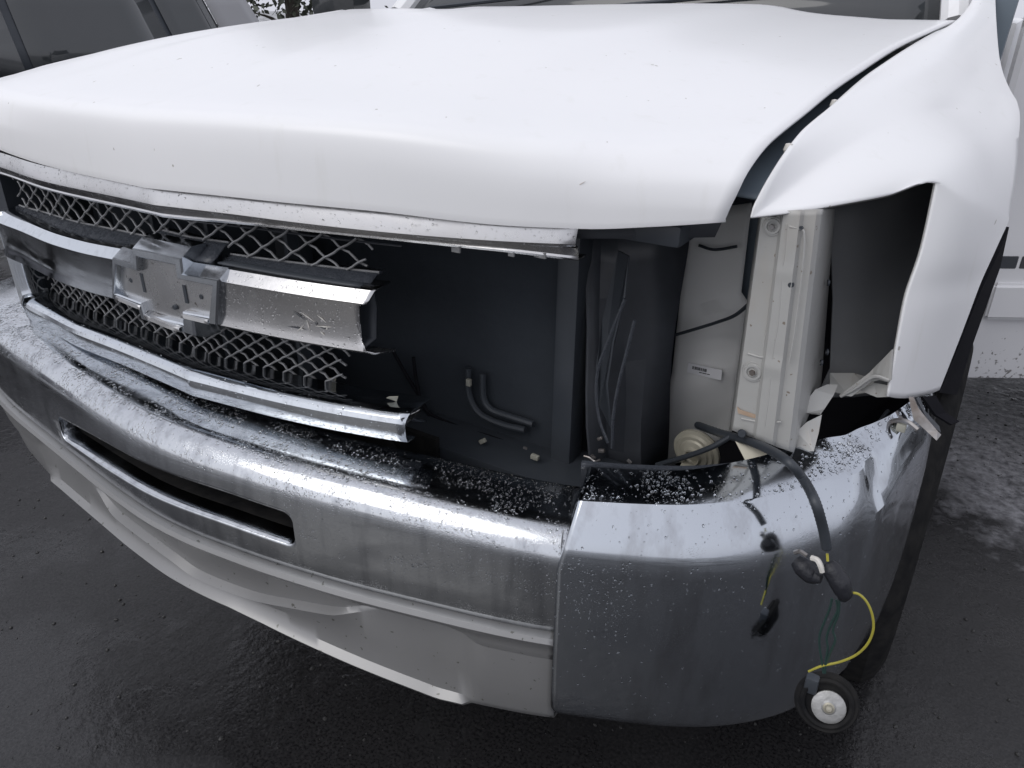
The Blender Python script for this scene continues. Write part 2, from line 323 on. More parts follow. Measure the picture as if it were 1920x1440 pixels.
cr = [caprow([.11]*6, [.70]*7, 8),
      caprow([.10, .10, .10, .085, .045, .03], [.742, .750, .762, .770, .790, .800, .806], 0),
      caprow([.092, .092, .092, .078, .042, .028], [.754, .760, .772, .782, .798, .808, .812], 0),
      caprow([.060, .060, .060, .055, .038, .024], [.750, .758, .768, .776, .790, .803, .808], 1),
      caprow([.033, .033, .033, .032, .026, .019], [.741, .749, .757, .766, .776, .794, .802], 2),
      caprow([.030, .030, .030, .028, .022, .017], [.737, .745, .753, .762, .772, .788, .798], 3),
      caprow([.015, .015, .015, .016, .016, .012], [.713, .719, .725, .736, .750, .768, .780], 4),
      caprow([.003, .003, .003, .006, .010, .008], [.693, .693, .698, .712, .735, .752, .765], 5),
      caprow([0, 0, 0, 0, .003, .004], [.682, .682, .686, .698, .715, .735, .750], 7),
      caprow([-.001, -.001, -.001, 0, 0, 0], [.66, .66, .66, .67, .68, .69, .70], 9)]
for f_, d_ in ((.2, -.002), (.4, -.003), (.6, -.002), (.8, .002), (.93, .008), (1, .016)):
    cr.append(caprow([d_]*6, [.66*(1-f_)+.388*f_, .66*(1-f_)+.386*f_, .66*(1-f_)+.380*f_, .67*(1-f_)+.374*f_, .68*(1-f_)+.368*f_, .69*(1-f_)+.362*f_, .70*(1-f_)+.36*f_], 9))
cr.append(caprow([.04]*6, [.38, .378, .372, .367, .362, .358, .356], 9, .006))
# the cap's inner edge leans and rounds like the photograph's seam
def lean(r, k, N):
    out = []
    for j, p in enumerate(r):
        out.append(p)
    return out
cap = grid('end_cap', cr, 'chrome_cap', bumper, thick=.003, off=0, angle=24)
# seam shadow flange behind the cap edge
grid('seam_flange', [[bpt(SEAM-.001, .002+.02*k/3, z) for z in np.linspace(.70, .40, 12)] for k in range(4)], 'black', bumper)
# backing ledge (black plastic strip behind the cap's top, bumper bracket)
grid('filler_strip', [[bpt(s, d, z+.03*max(0, s-.72)) for s in np.linspace(SEAM+.012, 1.02, 40)] for d, z in ((.096, .746), (.0985, .7535), (.104, .7545), (.110, .750), (.112, .70))], 'black_wet', bumper, thick=.004)
# ---- valance
VS = np.linspace(s_of_x(-.95), SEAM-.001, 150)
xp = [-1, -.745, -.63, -.53, -.505, -.47, -.38, -.12, 0, .10, .17, .30, .47, .505, .54, .66]
ZB = [.50, .50, .42, .405, .403, .404, .405, .408, .410, .410, .404, .386, .362, .364, .366, .372]
PK = [0, 0, 0, 0, .75, 1, 1, 1, 1, 1, 1, 1, 1, .75, 0, 0]              # pocket depth factor
zr2x = [-1, -.36, -.31, -.22, -.11, -.047, .024, .128, .235, .30, .345, .40, .66]
zr2 = [.46, .484, .474, .455, .455, .452, .442, .445, .461, .472, .485, .50, .50]
r2f = [0, 0, .3, 1, 1, 1, 1, 1, 1, 1, .3, 0, 0]
vrows = [[] for _ in range(15)]
for s in VS:
    x = plan(s)[0][0]; zb = float(np.interp(x, xp, ZB)) if abs(x) > .02 else .410
    k = herm(xp, PK, [x])[0]; z2 = herm(zr2x, zr2, [x])[0]; f2 = herm(zr2x, r2f, [x])[0]
    pr = [(.03, .540), (.004, .5405), (-.006, .5385), (-.0095, .533), (-.006, .526), (.004*k, .518), (.013*k, .508), (.020*k+.002, .496)]
    a = z2+.004
    pr += [(.022*k*(1-.2*f2)+.003, a+(.496-a)*.4), (.019*k*(1-.1*f2)+.004, a), (.010*k*(1-.6*f2)+.008*k*(1-f2)+.004, a-.006)]
    pr += [(.012*k+.007, zb+.022+.35*(a-.006-zb-.022)), (.006*k+.008, zb+.014), (.003, zb+.005) if k > .5 else (.010, zb+.008), (.006 if k > .5 else .014, zb)]
    for i, (d, z) in enumerate(pr): vrows[i].append(bpt(s, d, z))
vrows.append([(p[0], p[1]+.03, p[2]-.006) for p in vrows[-1]]); vrows.append([(p[0], p[1]+.05, p[2]+.02) for p in vrows[-1]])
grid('valance', vrows, 'silver', bumper, thick=.003, off=0, angle=40)
# ---- water drops on the bumper: real low domes of water, one stuff mesh per surface
def drops(name, sampler, n, rmin, rmax, parent, flat=.42, power=3.):
    bm = bmesh.new(); bmesh.ops.create_icosphere(bm, subdivisions=1, radius=1)
    bmesh.ops.bisect_plane(bm, geom=bm.verts[:]+bm.edges[:]+bm.faces[:], plane_co=(0, 0, -.05), plane_no=(0, 0, 1), clear_inner=True)
    bm.verts.ensure_lookup_table(); B = np.array([v.co[:] for v in bm.verts]); BF = np.array([[v.index for v in f.verts] for f in bm.faces if len(f.verts) == 3])
    BQ = [tuple(v.index for v in f.verts) for f in bm.faces if len(f.verts) == 4]; bm.free()
    V = []; Fc = []; o = 0
    for _ in range(n):
        q = sampler()
        if q is None: continue
        p, nrm, t1 = q; nrm = nrm/np.linalg.norm(nrm); t1 = t1-nrm*t1.dot(nrm); t1 /= np.linalg.norm(t1); t2 = np.cross(nrm, t1)
        a = random.uniform(-.5, .5); t1, t2 = t1*math.cos(a)+t2*math.sin(a), t2*math.cos(a)-t1*math.sin(a)
        r = rmin+(rmax-rmin)*random.random()**power; e1 = random.uniform(.75, 1.15); e2 = random.uniform(.75, 1.5)
        V.append(p+(B[:, :1]*r*e1)*t1+(B[:, 1:2]*r*e2)*t2+(B[:, 2:]*r*flat)*nrm)
        Fc += [tuple(f+o) for f in BF]; Fc += [tuple(i+o for i in f) for f in BQ]; o += len(B)
    V = np.concatenate(V); ob = link(name, mesh(name, V, Fc), 'water', parent, angle=80); ob['kind'] = 'stuff'; return ob
def surf_sampler(rows, r0, r1, j0, j1, dens=None):
    R = np.array(rows); cl_ = np.concatenate([[0], np.cumsum(np.linalg.norm(np.diff(R[(r0+r1)//2], axis=0), axis=1))]); ids = np.arange(len(cl_))
    rl_ = np.concatenate([[0], np.cumsum(np.linalg.norm(np.diff(R[:, (j0+j1)//2], axis=0), axis=1))]); rids = np.arange(len(rl_))
    def f():
        i = min(float(np.interp(random.uniform(rl_[r0], rl_[r1]), rl_, rids)), r1-1e-3); j = min(float(np.interp(random.uniform(cl_[j0], cl_[j1]), cl_, ids)), j1-1e-3); a, b = int(i), int(j); u, v = i-a, j-b
        p = R[a, b]*(1-u)*(1-v)+R[a+1, b]*u*(1-v)+R[a, b+1]*(1-u)*v+R[a+1, b+1]*u*v
        if dens is not None and random.random() > dens(p, i, j): return None
        e1 = R[a, b+1]-R[a, b]; e2 = R[a+1, b]-R[a, b]; n = np.cross(e2, e1); n = n/(np.linalg.norm(n)+1e-12)
        if n[2]*1.0-n[1] < 0: n = -n
        return p+n*.0014, n, e1
    return f
from mathutils import noise as mn
def patch(p, sc_=9, lo=.35): return 1 if mn.noise(Vector(p)*sc_) > lo-.5 else .15
nC = len(cols)-1
def jx(x): return int(np.searchsorted(cols, s_of_x(x)))
drops('water_drops', surf_sampler(rows, 2, 8, jx(-.75), nC, lambda p, i, j: patch(p, 14, .45)), 12000, .0005, .0026, bumper)
drops('water_drops', surf_sampler(rows, 7, 12, jx(-.75), nC, lambda p, i, j: patch(p, 9, .3)), 6500, .0005, .0018, bumper, power=2)
def facedens(p, i, j):
    if i >= iTop and i < iTop+1 and -.36 < p[0] < .27: return 0
    return (1 if p[0] > .25 else .35)*(1 if p[2] > .6 else .45)*patch(p, 12, .4)
drops('water_drops', surf_sampler(rows, 12, iTop+3, jx(-.7), nC, facedens), 9000, .0004, .0014, bumper, power=2)
drops('water_drops', surf_sampler(cr, 2, 4, 0, 105, lambda p, i, j: patch(p, 12, .5)), 3800, .0005, .0028, bumper)
drops('water_drops', surf_sampler(cr, 4, 8, 0, 105, lambda p, i, j: .6), 420, .0006, .0019, bumper)
drops('water_drops', surf_sampler(cr, 8, 14, 0, 100, lambda p, i, j: (1 if p[0] < .73 and p[2] > .55 else .16)*(1 if p[2] > .6 else .5)), 6000, .0005, .0018, bumper, power=2)
# ================================================================ GRILLE
grille = bpy.data.objects.new('grille', None); col.objects.link(grille); grille.parent = truck
GX = [0, .2, .35, .5, .6, .7, .8]; GY = [.08, .1, .127, .172, .216, .27, .33]
GYL = [.08, .1, .112, .136, .150, .180, .225]
def G(x): return float(herm(GX, GY if x >= 0 else GYL, [abs(x)])[0])
def gpt(x, d, z): return (x, G(x)+d, z)
def gx(a, b, n): return sorted(set(np.round(np.linspace(a, b, n), 5)) | ({0.0} if a < 0 < b else set()))
def gbar(name, xs, prof, m, zoff=None, thick=.0025, parent=None, **kw):
    rws = [[gpt(x, d, z+(zoff(x, i) if zoff else 0)) for x in xs] for i, (d, z) in enumerate(prof)]
    return grid(name, rws, m, parent or grille, thick=thick, off=0, **kw), rws
# top chrome bar: z drops a little towards the passenger side, as measured
tz = lambda x, i: herm([-.6, -.3, 0, .2, .6], [-.016, -.014, -.004, .001, .002], [x])[0]
tz2 = lambda x, i: tz(x, i)+(0 if i < 7 else herm([-.6, 0, .2, .36, .5, .594], [.0045, .0045, .0095, .0115, .0085, .0015], [x])[0]*min(1, (i-6)/3))
tb, tbr = gbar('top_bar', gx(-.60, .594, 60), [(.05, 1.070), (.012, 1.0705), (.0075, 1.069), (.005, 1.063), (.001, 1.051), (0, 1.0465), (.001, 1.044), (.007, 1.040), (.009, 1.034), (.010, 1.0275), (.0085, 1.0255), (.010, 1.0235), (.03, 1.024)], 'chrome_dull', tz2, angle=25)
# small broken tabs under it
for x, w_ in ((.455, .006), (.52, .004), (.552, .008)): box('tab', (x-w_, G(x)+.010, 1.027), (x+w_, G(x)+.013, 1.034), 'wire', grille)
# black seal behind the bar, under the hood lip
gbar('hood_seal', gx(-.62, .56, 40), [(.03, 1.085), (.02, 1.084), (.018, 1.068), (.03, 1.066)], 'black', None)
# centre bar
cz = lambda x, i: herm([-.6, -.27, -.09, .06, .35], [-.034, -.026, -.012, -.004, 0], [x])[0]
def zd(x, z, d): return z-(1.30-z)*d/(G(x)+.578)      # a line seen at height z on the bar's plane stands this much lower when it lies d behind it
# surround plastic: sill above the centre bar (wet dark grey) and mesh frame lip
zm = lambda x: herm([-.62, -.36, -.08, .10, .24, .36], [.958, .972, .987, .992, .996, .998], [x])[0]     # lower rim of the upper mesh, as seen
def sill(a, b, n, up=0.):
    xs = gx(a, b, n); grid('bar_sill', [[gpt(x, d, zz) for x, d, zz in ((x, d_, (1-f_)*zd(x, zm(x)+up, .05)+f_*(.953+cz(x, 0)+.0065+up*.6)) for x in xs)] for d_, f_ in ((.062, -.03), (.05, 0), (.042, .12), (.024, .80), (.013, 1.0))], 'black_wet', grille, thick=.0025, off=0, angle=30)
    tube('mesh_rim', [gpt(x, .0495, zd(x, zm(x)+up, .05)+.0012) for x in xs], .0019, 'wire', grille, seg=6)
sill(-.62, -.085, 34); sill(.075, .326, 20); sill(-.085, .075, 12, .016)
tube('mesh_rim', [gpt(x, .05, zd(x, 1.034+tz(x, 0), .05)) for x in gx(-.60, .36, 40)], .0016, 'dark_grey', grille, seg=6)
cprof = [(.045, .9675), (.016, .966), (.011, .9645), (.002, .9540), (-.001, .9505), (0, .947), (.001, .92), (.001, .90), (-.001, .891), (-.003, .884), (.004, .879), (.03, .876)]
def cbar(a, b, n, m, ragged=False):
    xs = gx(a, b, n); o, rws = gbar('centre_bar', xs, cprof, m, cz, angle=22)
    return o, rws
cbar(-.62, -.13, 46, 'chrome_grille')
xs = gx(.088, .345, 34); rws = []
for i, (d, z) in enumerate(cprof):
    e = [0, .002, .001, -.001, -.003, -.012, -.020, -.016, -.010, -.008, 0, .012][i]      # snapped end outline
    rws.append([gpt(x+(e if x > .33 else 0)*((x-.33)/.015 if x > .33 else 0), d, z+cz(x, i)) for x in xs])
grid('centre_bar', rws, 'chrome_dull', grille, thick=.0025, off=0, angle=22)
for k in range(16):
    a = random.uniform(0, 6.28); c0, z0_ = .262+random.gauss(0, .012), .905+random.gauss(0, .006); r0_, r1_ = random.uniform(.002, .012), random.uniform(.014, .04)
    pp = [(c0+r_*math.cos(a)+w_*math.sin(a), z0_+r_*math.sin(a)*.6-w_*math.cos(a)) for r_, w_ in ((r0_, 0), ((r0_+r1_)/2, random.uniform(.0008, .002)), (r1_, 0), ((r0_+r1_)/2, -random.uniform(.0003, .001)))]
    if all(.10 < x < .335 and .892 < z < .942 for x, z in pp): plate('scuff', [(x, G(x)-.0018, z+cz(x, 0)) for x, z in pp], 'whiteclip' if random.random() < .6 else 'dark_grey', grille, th=.0003)
gbar('bar_back', gx(.09, .322, 20), [(.012, .968), (.04, .965), (.045, .93), (.04, .885), (.012, .879)], 'black')
# emblem seat: raised cross-shaped rim, recessed bow-tie plate, slots and screw holes
emb = bpy.data.objects.new('emblem_seat', None); col.objects.link(emb); emb.parent = truck
def outline(pts, d0, d1, name, m, bevel=.0015, zo=0.0):
    "a slab following the grille's curve, outline in (x, z)"
    bm = bmesh.new(); vs = [bm.verts.new((x, 0, z+zo)) for x, z in pts]; f = bm.faces.new(vs)
    ex = bmesh.ops.extrude_face_region(bm, geom=[f]); tv = [v for v in ex['geom'] if isinstance(v, bmesh.types.BMVert)]
    for v in tv: v.co.y = 1
    bmesh.ops.recalc_face_normals(bm, faces=bm.faces)
    for v in bm.verts: v.co.y = G(v.co.x)+(d1 if v.co.y > .5 else d0)
    if bevel: bmesh.ops.bevel(bm, geom=bm.edges[:], offset=bevel, segments=2, affect='EDGES')
    bmesh.ops.triangulate(bm, faces=[f for f in bm.faces if len(f.verts) > 4])
    me = bpy.data.meshes.new(name); bm.to_mesh(me); bm.free(); return link(name, me, m, grille, angle=30)
# emblem slants: passenger side sits ~1 cm lower in the photograph's frame of the bar
sh = lambda x: 0.
def E(p): return [(x, z+sh(x)) for x, z in p]
cross = [(-.168, .868), (-.138, .942), (-.078, .944), (-.070, .970), (.046, .974), (.044, .951), (.112, .953), (.094, .882), (.048, .880), (.046, .855), (-.087, .852), (-.090, .868)]
bowtie = [(-.158, .880), (-.130, .931), (-.066, .934), (-.060, .957), (.031, .961), (.030, .941), (.098, .941), (.080, .893), (.027, .891), (.023, .873), (-.074, .864), (-.077, .882)]
# rim as ring between the two outlines, plus outer wall and top bevel
def rim():
    a, b = E(cross), E(bowtie); n = len(a)
    def shrink(p, q, t): return [(u[0]*(1-t)+v[0]*t, u[1]*(1-t)+v[1]*t) for u, v in zip(p, q)]
    out = [(x*1.0+(.010 if x > 0 else -.010)*0, z+(.012 if z > .93 else -.008)) for x, z in a]
    loops = [[(x, G(x)+.035, z) for x, z in out], [(x, G(x)+.010, z) for x, z in out], [(x, G(x)-.008, z) for x, z in a], [(x, G(x)-.011, z) for x, z in shrink(a, b, .12)], [(x, G(x)-.011, z) for x, z in shrink(a, b, .8)], [(x, G(x)-.009, z) for x, z in shrink(a, b, .95)], [(x, G(x)-.001, z) for x, z in b]]
    loops = [l+[l[0]] for l in loops]
    return grid('emblem_rim', loops, 'chrome_grille', grille, angle=28)
bpy.data.objects.remove(emb)
rim()
outline(E([(x, z) for x, z in bowtie]), -.001, .004, 'emblem_plate', 'satin', bevel=0)
for x, z, h in ((-.075, .912, .030), (.031, .916, .028)):
    box('slot', (x-.0032, G(x)-.0022, z+sh(x)-h/2), (x+.0032, G(x)+.002, z+sh(x)+h/2), 'black', grille)
for x, z in ((-.112, .908), (.062, .917), (.002, .890)):
    lathe('screw_hole', [(0.0001, -.0022), (.0034, -.0022), (.0042, -.001), (.0042, .002)], (x, G(x), z+sh(x)), (0, 1, 0), 'black', grille, seg=14)
for a, b, z in ((-.152, -.080, .872), (-.072, .018, .8600), (.028, .080, .884)):
    grid('emblem_ledge', [[gpt(x, d, zz+sh(x)) for x in np.linspace(a, b, 8)] for d, zz in ((-.001, z+.007), (-.012, z+.003), (-.013, z-.001), (-.008, z-.004))], 'satin', grille, thick=.001)
# lower chrome frame bar
lz = lambda x, i: herm([-.62, -.55, -.28, -.13, 0, .15, .38], [-.028, -.030, -.018, -.012, -.007, -.004, .003], [x])[0]
lx = gx(-.600, .385, 70)
lprof = [(.06, .792), (.022, .7895), (.016, .789), (.0095, .7865), (.004, .782), (.001, .776), (.0005, .768), (.0015, .755), (.0035, .7495), (.004, .748), (.012, .746), (.02, .748)]
lb, lrws = gbar('lower_bar', lx, lprof, 'chrome_grille', lz, angle=20)
# its upturned end (passenger side) and the torn horn (driver side)
side = []
for t_ in np.linspace(0, 1, 14):
    x = -.600-.012*t_**.7; z0 = .728+.17*t_**1.25
    side.append((x, z0))
grid('frame_side', [[(x+a, G(x)+d, z+b) for x, z in side] for a, b, d in ((.012, .03, .05), (.006, .036, .016), (0, .034, .004), (-.006, .02, .0), (-.01, .004, .002), (-.012, -.002, .02))], 'chrome_grille', grille, thick=.0025)
plate('torn_horn', [at(752, 786, .135), at(768, 778, .15), at(789, 768, .165), at(780, 778, .16), at(765, 792, .15), at(755, 800, .138)], 'chrome_dull', grille)
# dark plastic chute between lower bar and lower mesh
gbar('lower_chute', gx(-.60, .375, 40), [(.018, .788), (.03, .772), (.05, .757), (.063, .752)], 'black_wet', lz)
gbar('chute_back', gx(-.60, .26, 40), [(.066, .752), (.075, .750), (.085, .70)], 'black', None)
# woven mesh: each strand its own piece
def strands(zlo, zhi, xl, xr, y_off, CW=.049, CH=.0305):
    n = 0
    for sgn in (1, -1):
        slope = CH/CW*sgn
        for k in range(-40, 40):
            x0 = k*CW+(.0 if sgn > 0 else .012)
            pts = []; N = 260
            for i in range(N+1):
                x = xl+(xr(.0)-xl)*i/N; z = zref+slope*(x-x0)
                if not (zlo(x)-.001 <= z <= zhi(x)+.001) or x > xr(z):
                    if pts: break
                    continue
                ph = (x-x0)/CW*2*math.pi
                wv = math.sin(ph*2.0)*.0016
                pts.append(gpt(x, y_off+(-.0025 if sgn > 0 else .0035)+.001*math.cos(ph*2), z+wv*(.5 if sgn > 0 else 1)))
            if len(pts) > 3:
                tube('mesh_strand', pts[::2]+([pts[-1]] if len(pts) % 2 == 0 else []), .0017 if sgn > 0 else .0019, 'wire', grille, seg=5); n += 1
    return n
zref = 1.0
strands(lambda x: zd(x, zm(x)+(.016 if -.085 < x < .075 else 0), .05)+.001, lambda x: zd(x, 1.037+tz(x, 0), .05)+.002, -.60, lambda z: .318+.016*math.sin(z*300) if z else .37, .0485, .053, .0325)
zref = .80
strands(lambda x: zd(x, herm([-.62, -.45, -.15, .06, .2, .33], [.765, .768, .783, .793, .788, .778], [x])[0], .06), lambda x: .872+cz(x, 0), -.60, lambda z: (.262-.01*(.86-z)/.08+.012*math.sin(z*330)) if z else .36, .062, .0385, .0235)
for x in (-.52, -.35, -.18, -.02, .14):  # faint plastic ribs behind the mesh
    box('mesh_rib', (x-.004, G(x)+.09, .74), (x+.004, G(x)+.11, 1.04), 'black', grille)
drops('water_drops', surf_sampler(lrws, 2, 8, 0, len(lx)-1), 500, .0005, .0018, grille, power=2)
drops('water_drops', surf_sampler(rws, 2, 9, 0, len(xs)-1), 500, .0005, .0018, grille, power=2)
drops('water_drops', surf_sampler(tbr, 2, 6, 0, len(tbr[0])-1), 500, .0004, .0014, grille, power=2)
# ================================================================ HOOD
HX = [0, .2, .36, .53, .6, .675, .745]
def lipy(x): return float(herm(HX, [.078, .098, .127, .182, .214, .250, .286] if x >= 0 else [.078, .098, .116, .138, .150, .168, .20], [abs(x)])[0])-.004
def lipz(x): return float(herm([-.76, -.3, 0, .2, .36, .53, .6, .68, .745], [1.086, 1.064, 1.0695, 1.075, 1.077, 1.071, 1.071, 1.077, 1.084], [x])[0])
edge = [(.745, .286, 1.0835), (.748, .288, 1.095), (.7545, .301, 1.121), (.757, .33, 1.139), (.761, .37, 1.155), (.765, .41, 1.164), (.771, .50, 1.178), (.776, .62, 1.195), (.784, .76, 1.211), (.797, 1.0, 1.235), (.821, 1.25, 1.256), (.845, 1.45, 1.2735)]
cen = [(0, .0, .0), (0, .001, .03), (0, .003, .060), (0, .007, .084), (0, .016, .0945), (0, .036, .101), (0, .16, .121), (0, .32, .150), (0, .52, .176), (0, .86, .202), (0, 1.15, .213), (0, 1.42, .217)]
U = np.linspace(-1, 1, 101); VV = np.linspace(0, 11, 89); hrows = []
ei = lambda k, v: herm(range(12), [e[k] for e in edge], [v])[0]
ci = lambda k, v: herm(range(12), [e[k] for e in cen], [v])[0]
for v in VV:
    r = []
    for u in U:
        x = u*ei(0, v); w_ = abs(u)**5.0; wy = abs(u)**4
        ly = lipy(u*.745); lzv = lipz(u*.745)
        y = (ly+ci(1, v))*(1-wy)+(ly+(ei(1, v)-.286)+(0 if u > 0 else .08*min(1, max(0, v-1.5)/3)))*wy
        z = (lzv+ci(2, v))*(1-w_)+(lzv+(ei(2, v)-1.0835))*w_
        crown = -.012*(u*u)*min(1, v/5)*(1-w_)
        dome = .010*(1/(1+math.exp((abs(u)-.56)/.025)))*min(1, max(0, (v-5)/3))
        rgt = 0
        if v > 9.2: rgt = -.010*math.exp(-((u+.42)/.16)**2)*math.sin(min(1, (v-9.2)/1.8)*math.pi)
        r.append((x, y, z+crown+dome+rgt))
    hrows.append(r)
# front and side flanges folded under
hrows = [[(p[0]*.985, p[1]+.035*(1-abs(u)**14)+.004, p[2]+.006) for p, u in zip(hrows[0], U)], [(p[0], p[1]+.006, p[2]-.001) for p in hrows[0]]]+hrows
hood = grid('hood', hrows, 'paint', truck, angle=60, thick=.0035, off=1)
inner = [[(p[0]*.975, p[1]+.03, p[2]-.035) for p in r[::5]] for r in hrows[6::8]]
grid('hood_inner_panel', inner, 'dark_grey', truck, thick=.01)
drops('water_drops', surf_sampler(hrows, 1, 4, 2, 98, None), 260, .0007, .0020, truck)
# flecks of dirt stuck to the hood's front face
HR = np.array(hrows[2:])
def on_hood(i, j):
    a, b = int(i), int(j); u, v = i-a, j-b; p = HR[a, b]*(1-u)*(1-v)+HR[a+1, b]*u*(1-v)+HR[a, b+1]*(1-u)*v+HR[a+1, b+1]*u*v
    n = np.cross(HR[a, b+1]-HR[a, b], HR[a+1, b]-HR[a, b]); n /= np.linalg.norm(n); n = n if n[2]-n[1] > 0 else -n
    return p, n
M['fleck'] = mat('dirt_fleck', (.16, .15, .14), .7); M['smear'] = mat('tan_smear', (.60, .56, .53), .6)
for q in range(46):
    i, j = random.uniform(1, 34), random.uniform(22, 96); p, n = on_hood(i, j); tx = np.array([1, .1, 0.]); tz_ = np.cross(tx, n); a = random.uniform(-.6, .6)
    d1 = tx*math.sin(a)+tz_*math.cos(a); d2 = np.cross(n, d1); l_ = random.uniform(.0012, .0045); w_ = random.uniform(.0004, .0009)
    plate('dirt_fleck', [tuple(p+n*.0004+d1*l_*c1+d2*w_*c2) for c1, c2 in ((-1, 0), (-.3, 1), (.7, .8), (1, 0), (.2, -1))], 'fleck' if random.random() < .35 else 'smear', truck, th=.0003)
p0 = np.array([.585, .209-.006, 1.105])
for k in range(7):
    a = random.uniform(.35, .65); d1 = np.array([math.cos(a), .42*math.cos(a), math.sin(a)]); c = p0+d1*random.uniform(-.014, .014)+np.array([0, 0, random.uniform(-.004, .004)])
    plate('dirt_smear', [tuple(c+d1*x_+np.array([0, 0, z_])) for x_, z_ in ((-.010, 0), (-.003, .0012), (.006, .001), (.011, 0), (.002, -.001))], 'smear', truck, th=.0003)
# ================================================================ DRIVER-SIDE FENDER (dented)
# control net: inner boundary (headlight cut, then hood gap) to outer boundary (wheel arch, then side)
net = [  # inner (px,py,y)      outer (px,py,y)
 ((1663, 743, .450), (1710, 745, .52), (1760, 731, .600)),
 ((1680, 647, .460), (1735, 650, .52), (1793, 647, .615)),
 ((1697, 560, .470), (1765, 550, .53), (1833, 543, .65)),
 ((1727, 467, .490), (1802, 460, .55), (1868, 462, .70)),
 ((1750, 362, .508), (1830, 398, .58), (1889, 415, .75)),
 ((1753, 346, .510), (1830, 385, .58), (1891, 400, .76)),
 ((1750, 340, .508), (1829, 375, .58), (1893, 385, .77)),
 ((1738, 340, .498), (1826, 345, .585), (1900, 350, .80)),
 ((1713, 348, .475), (1815, 305, .59), (1906, 300, .85)),
 ((1663, 367, .440), (1800, 280, .59), (1908, 262, .90)),
 ((1580, 383, .380), (1770, 260, .59), (1909, 235, .94)),
 ((1493, 398, .330), (1735, 240, .59), (1907, 212, .98)),
 ((1408, 408, .295), (1700, 215, .60), (1901, 190, 1.02)),
 ((1412, 392, .297), (1697, 210, .61), (1899, 185, 1.03)),
 ((1427, 360, .310), (1697, 200, .63), (1893, 172, 1.06)),
 ((1460, 303, .350), (1700, 180, .68), (1886, 155, 1.10)),
 ((1497, 252, .420), (1712, 160, .75), (1879, 135, 1.14)),
 ((1563, 195, .550), (1735, 130, .85), (1873, 110, 1.20)),
 ((1613, 151, .700), (1757, 105, .97), (1870, 85, 1.28)),
 ((1663, 115, .850), (1778, 85, 1.09), (1868, 60, 1.36)),
 ((1747, 64, 1.200), (1808, 48, 1.30), (1866, 25, 1.46)),
 ((1802, 40, 1.450), (1830, 15, 1.52), (1865, -10, 1.60)),
 ((1835, -25, 1.62), (1850, -35, 1.68), (1866, -45, 1.75))]
cp = np.array([[at(*q) for q in r] for r in net])
Rn = len(cp); par = np.arange(Rn, dtype=float)
tt = np.linspace(0, Rn-1, 190); fr = []
for t_ in tt:
    a, b, c = [np.array([herm(par, cp[:, k, ax], [t_])[0] for ax in range(3)]) for k in range(3)]
    r = []
    bulge = .035 if t_ > 4 else .018
    nrm = np.array([.55, -.45, .70]) if t_ > 6 else np.array([.9, -.4, .1])
    for v in np.linspace(0, 1, 34):
        q = (1-v)*(1-2*v)*a+4*v*(1-v)*b+v*(2*v-1)*c     # quadratic through the three points
        r.append(q)
    # roll over the outer edge, back out of sight
    d_ = np.array([-.012, .05, -.01]) if t_ > 4.5 else np.array([-.02, .012, 0])
    r.append(r[-1]+d_*.35); r.append(r[-1]+d_*.8+np.array([-.01, .01, -.02 if t_ > 4.5 else 0]))
    fr.append(r)
FR = np.array(fr)
for _ in range(90):
    A_ = FR.copy(); A_[1:-1, 1:-3] = .25*(FR[:-2, 1:-3]+FR[2:, 1:-3])+.25*(FR[1:-1, :-4]+FR[1:-1, 2:-2]); FR = A_
# dents: shallow hollows pushed along the surface normal
gy_, gx_ = np.gradient(FR, axis=0), np.gradient(FR, axis=1); Nn = np.cross(gx_, gy_); Nn /= (np.linalg.norm(Nn, axis=2, keepdims=True)+1e-9)
if Nn[100, 15, 2] < 0: Nn = -Nn
def dent(t0, v0, rt, rv, d):
    T, Vv = np.meshgrid(tt, np.linspace(0, 1, FR.shape[1]), indexing='ij')
    g_ = np.exp(-(((T-t0)/rt)**2+((Vv-v0)/rv)**2)); FR[:] += Nn*(d*g_)[..., None]
dent(10.5, .74, 2.6, .15, -.009); dent(13.0, .66, 1.6, .10, -.006); dent(11.5, .93, 2.2, .05, .004); dent(16, .8, 1.4, .09, -.003); dent(2.2, .5, .35, .45, -.0022)
fender = grid('fender', [list(map(tuple, r)) for r in FR], 'paint', truck, angle=50, thick=.0025, off=0); fender['label'] = 'dented driver-side front fender with torn lower end'
# folded flange inside the headlight cut
fl = FR[:100, 0]
grid('fender_flange', [[tuple(p+np.array([-.002, .001+.010*k, -.003*k])) for p in fl] for k in range(3)], 'paint_worn', truck, thick=.002)
# passenger-side fender, mirrored simple sheet
ff = []
for v in VV[16:]:
    ex_, ey, ez = ei(0, v), ei(1, v), ei(2, v)
    ff.append([(-(ex_+.006), ey, ez-.002), (-(ex_+.05), ey+.004, ez+.001), (-(ex_+.11), ey+.01, ez-.012), (-(ex_+.155), ey+.02, ez-.05), (-(ex_+.175), ey+.03, ez-.13), (-(ex_+.18), ey+.03, ez-.27)])
grid('fender', ff, 'paint', truck, angle=50, thick=.0025)
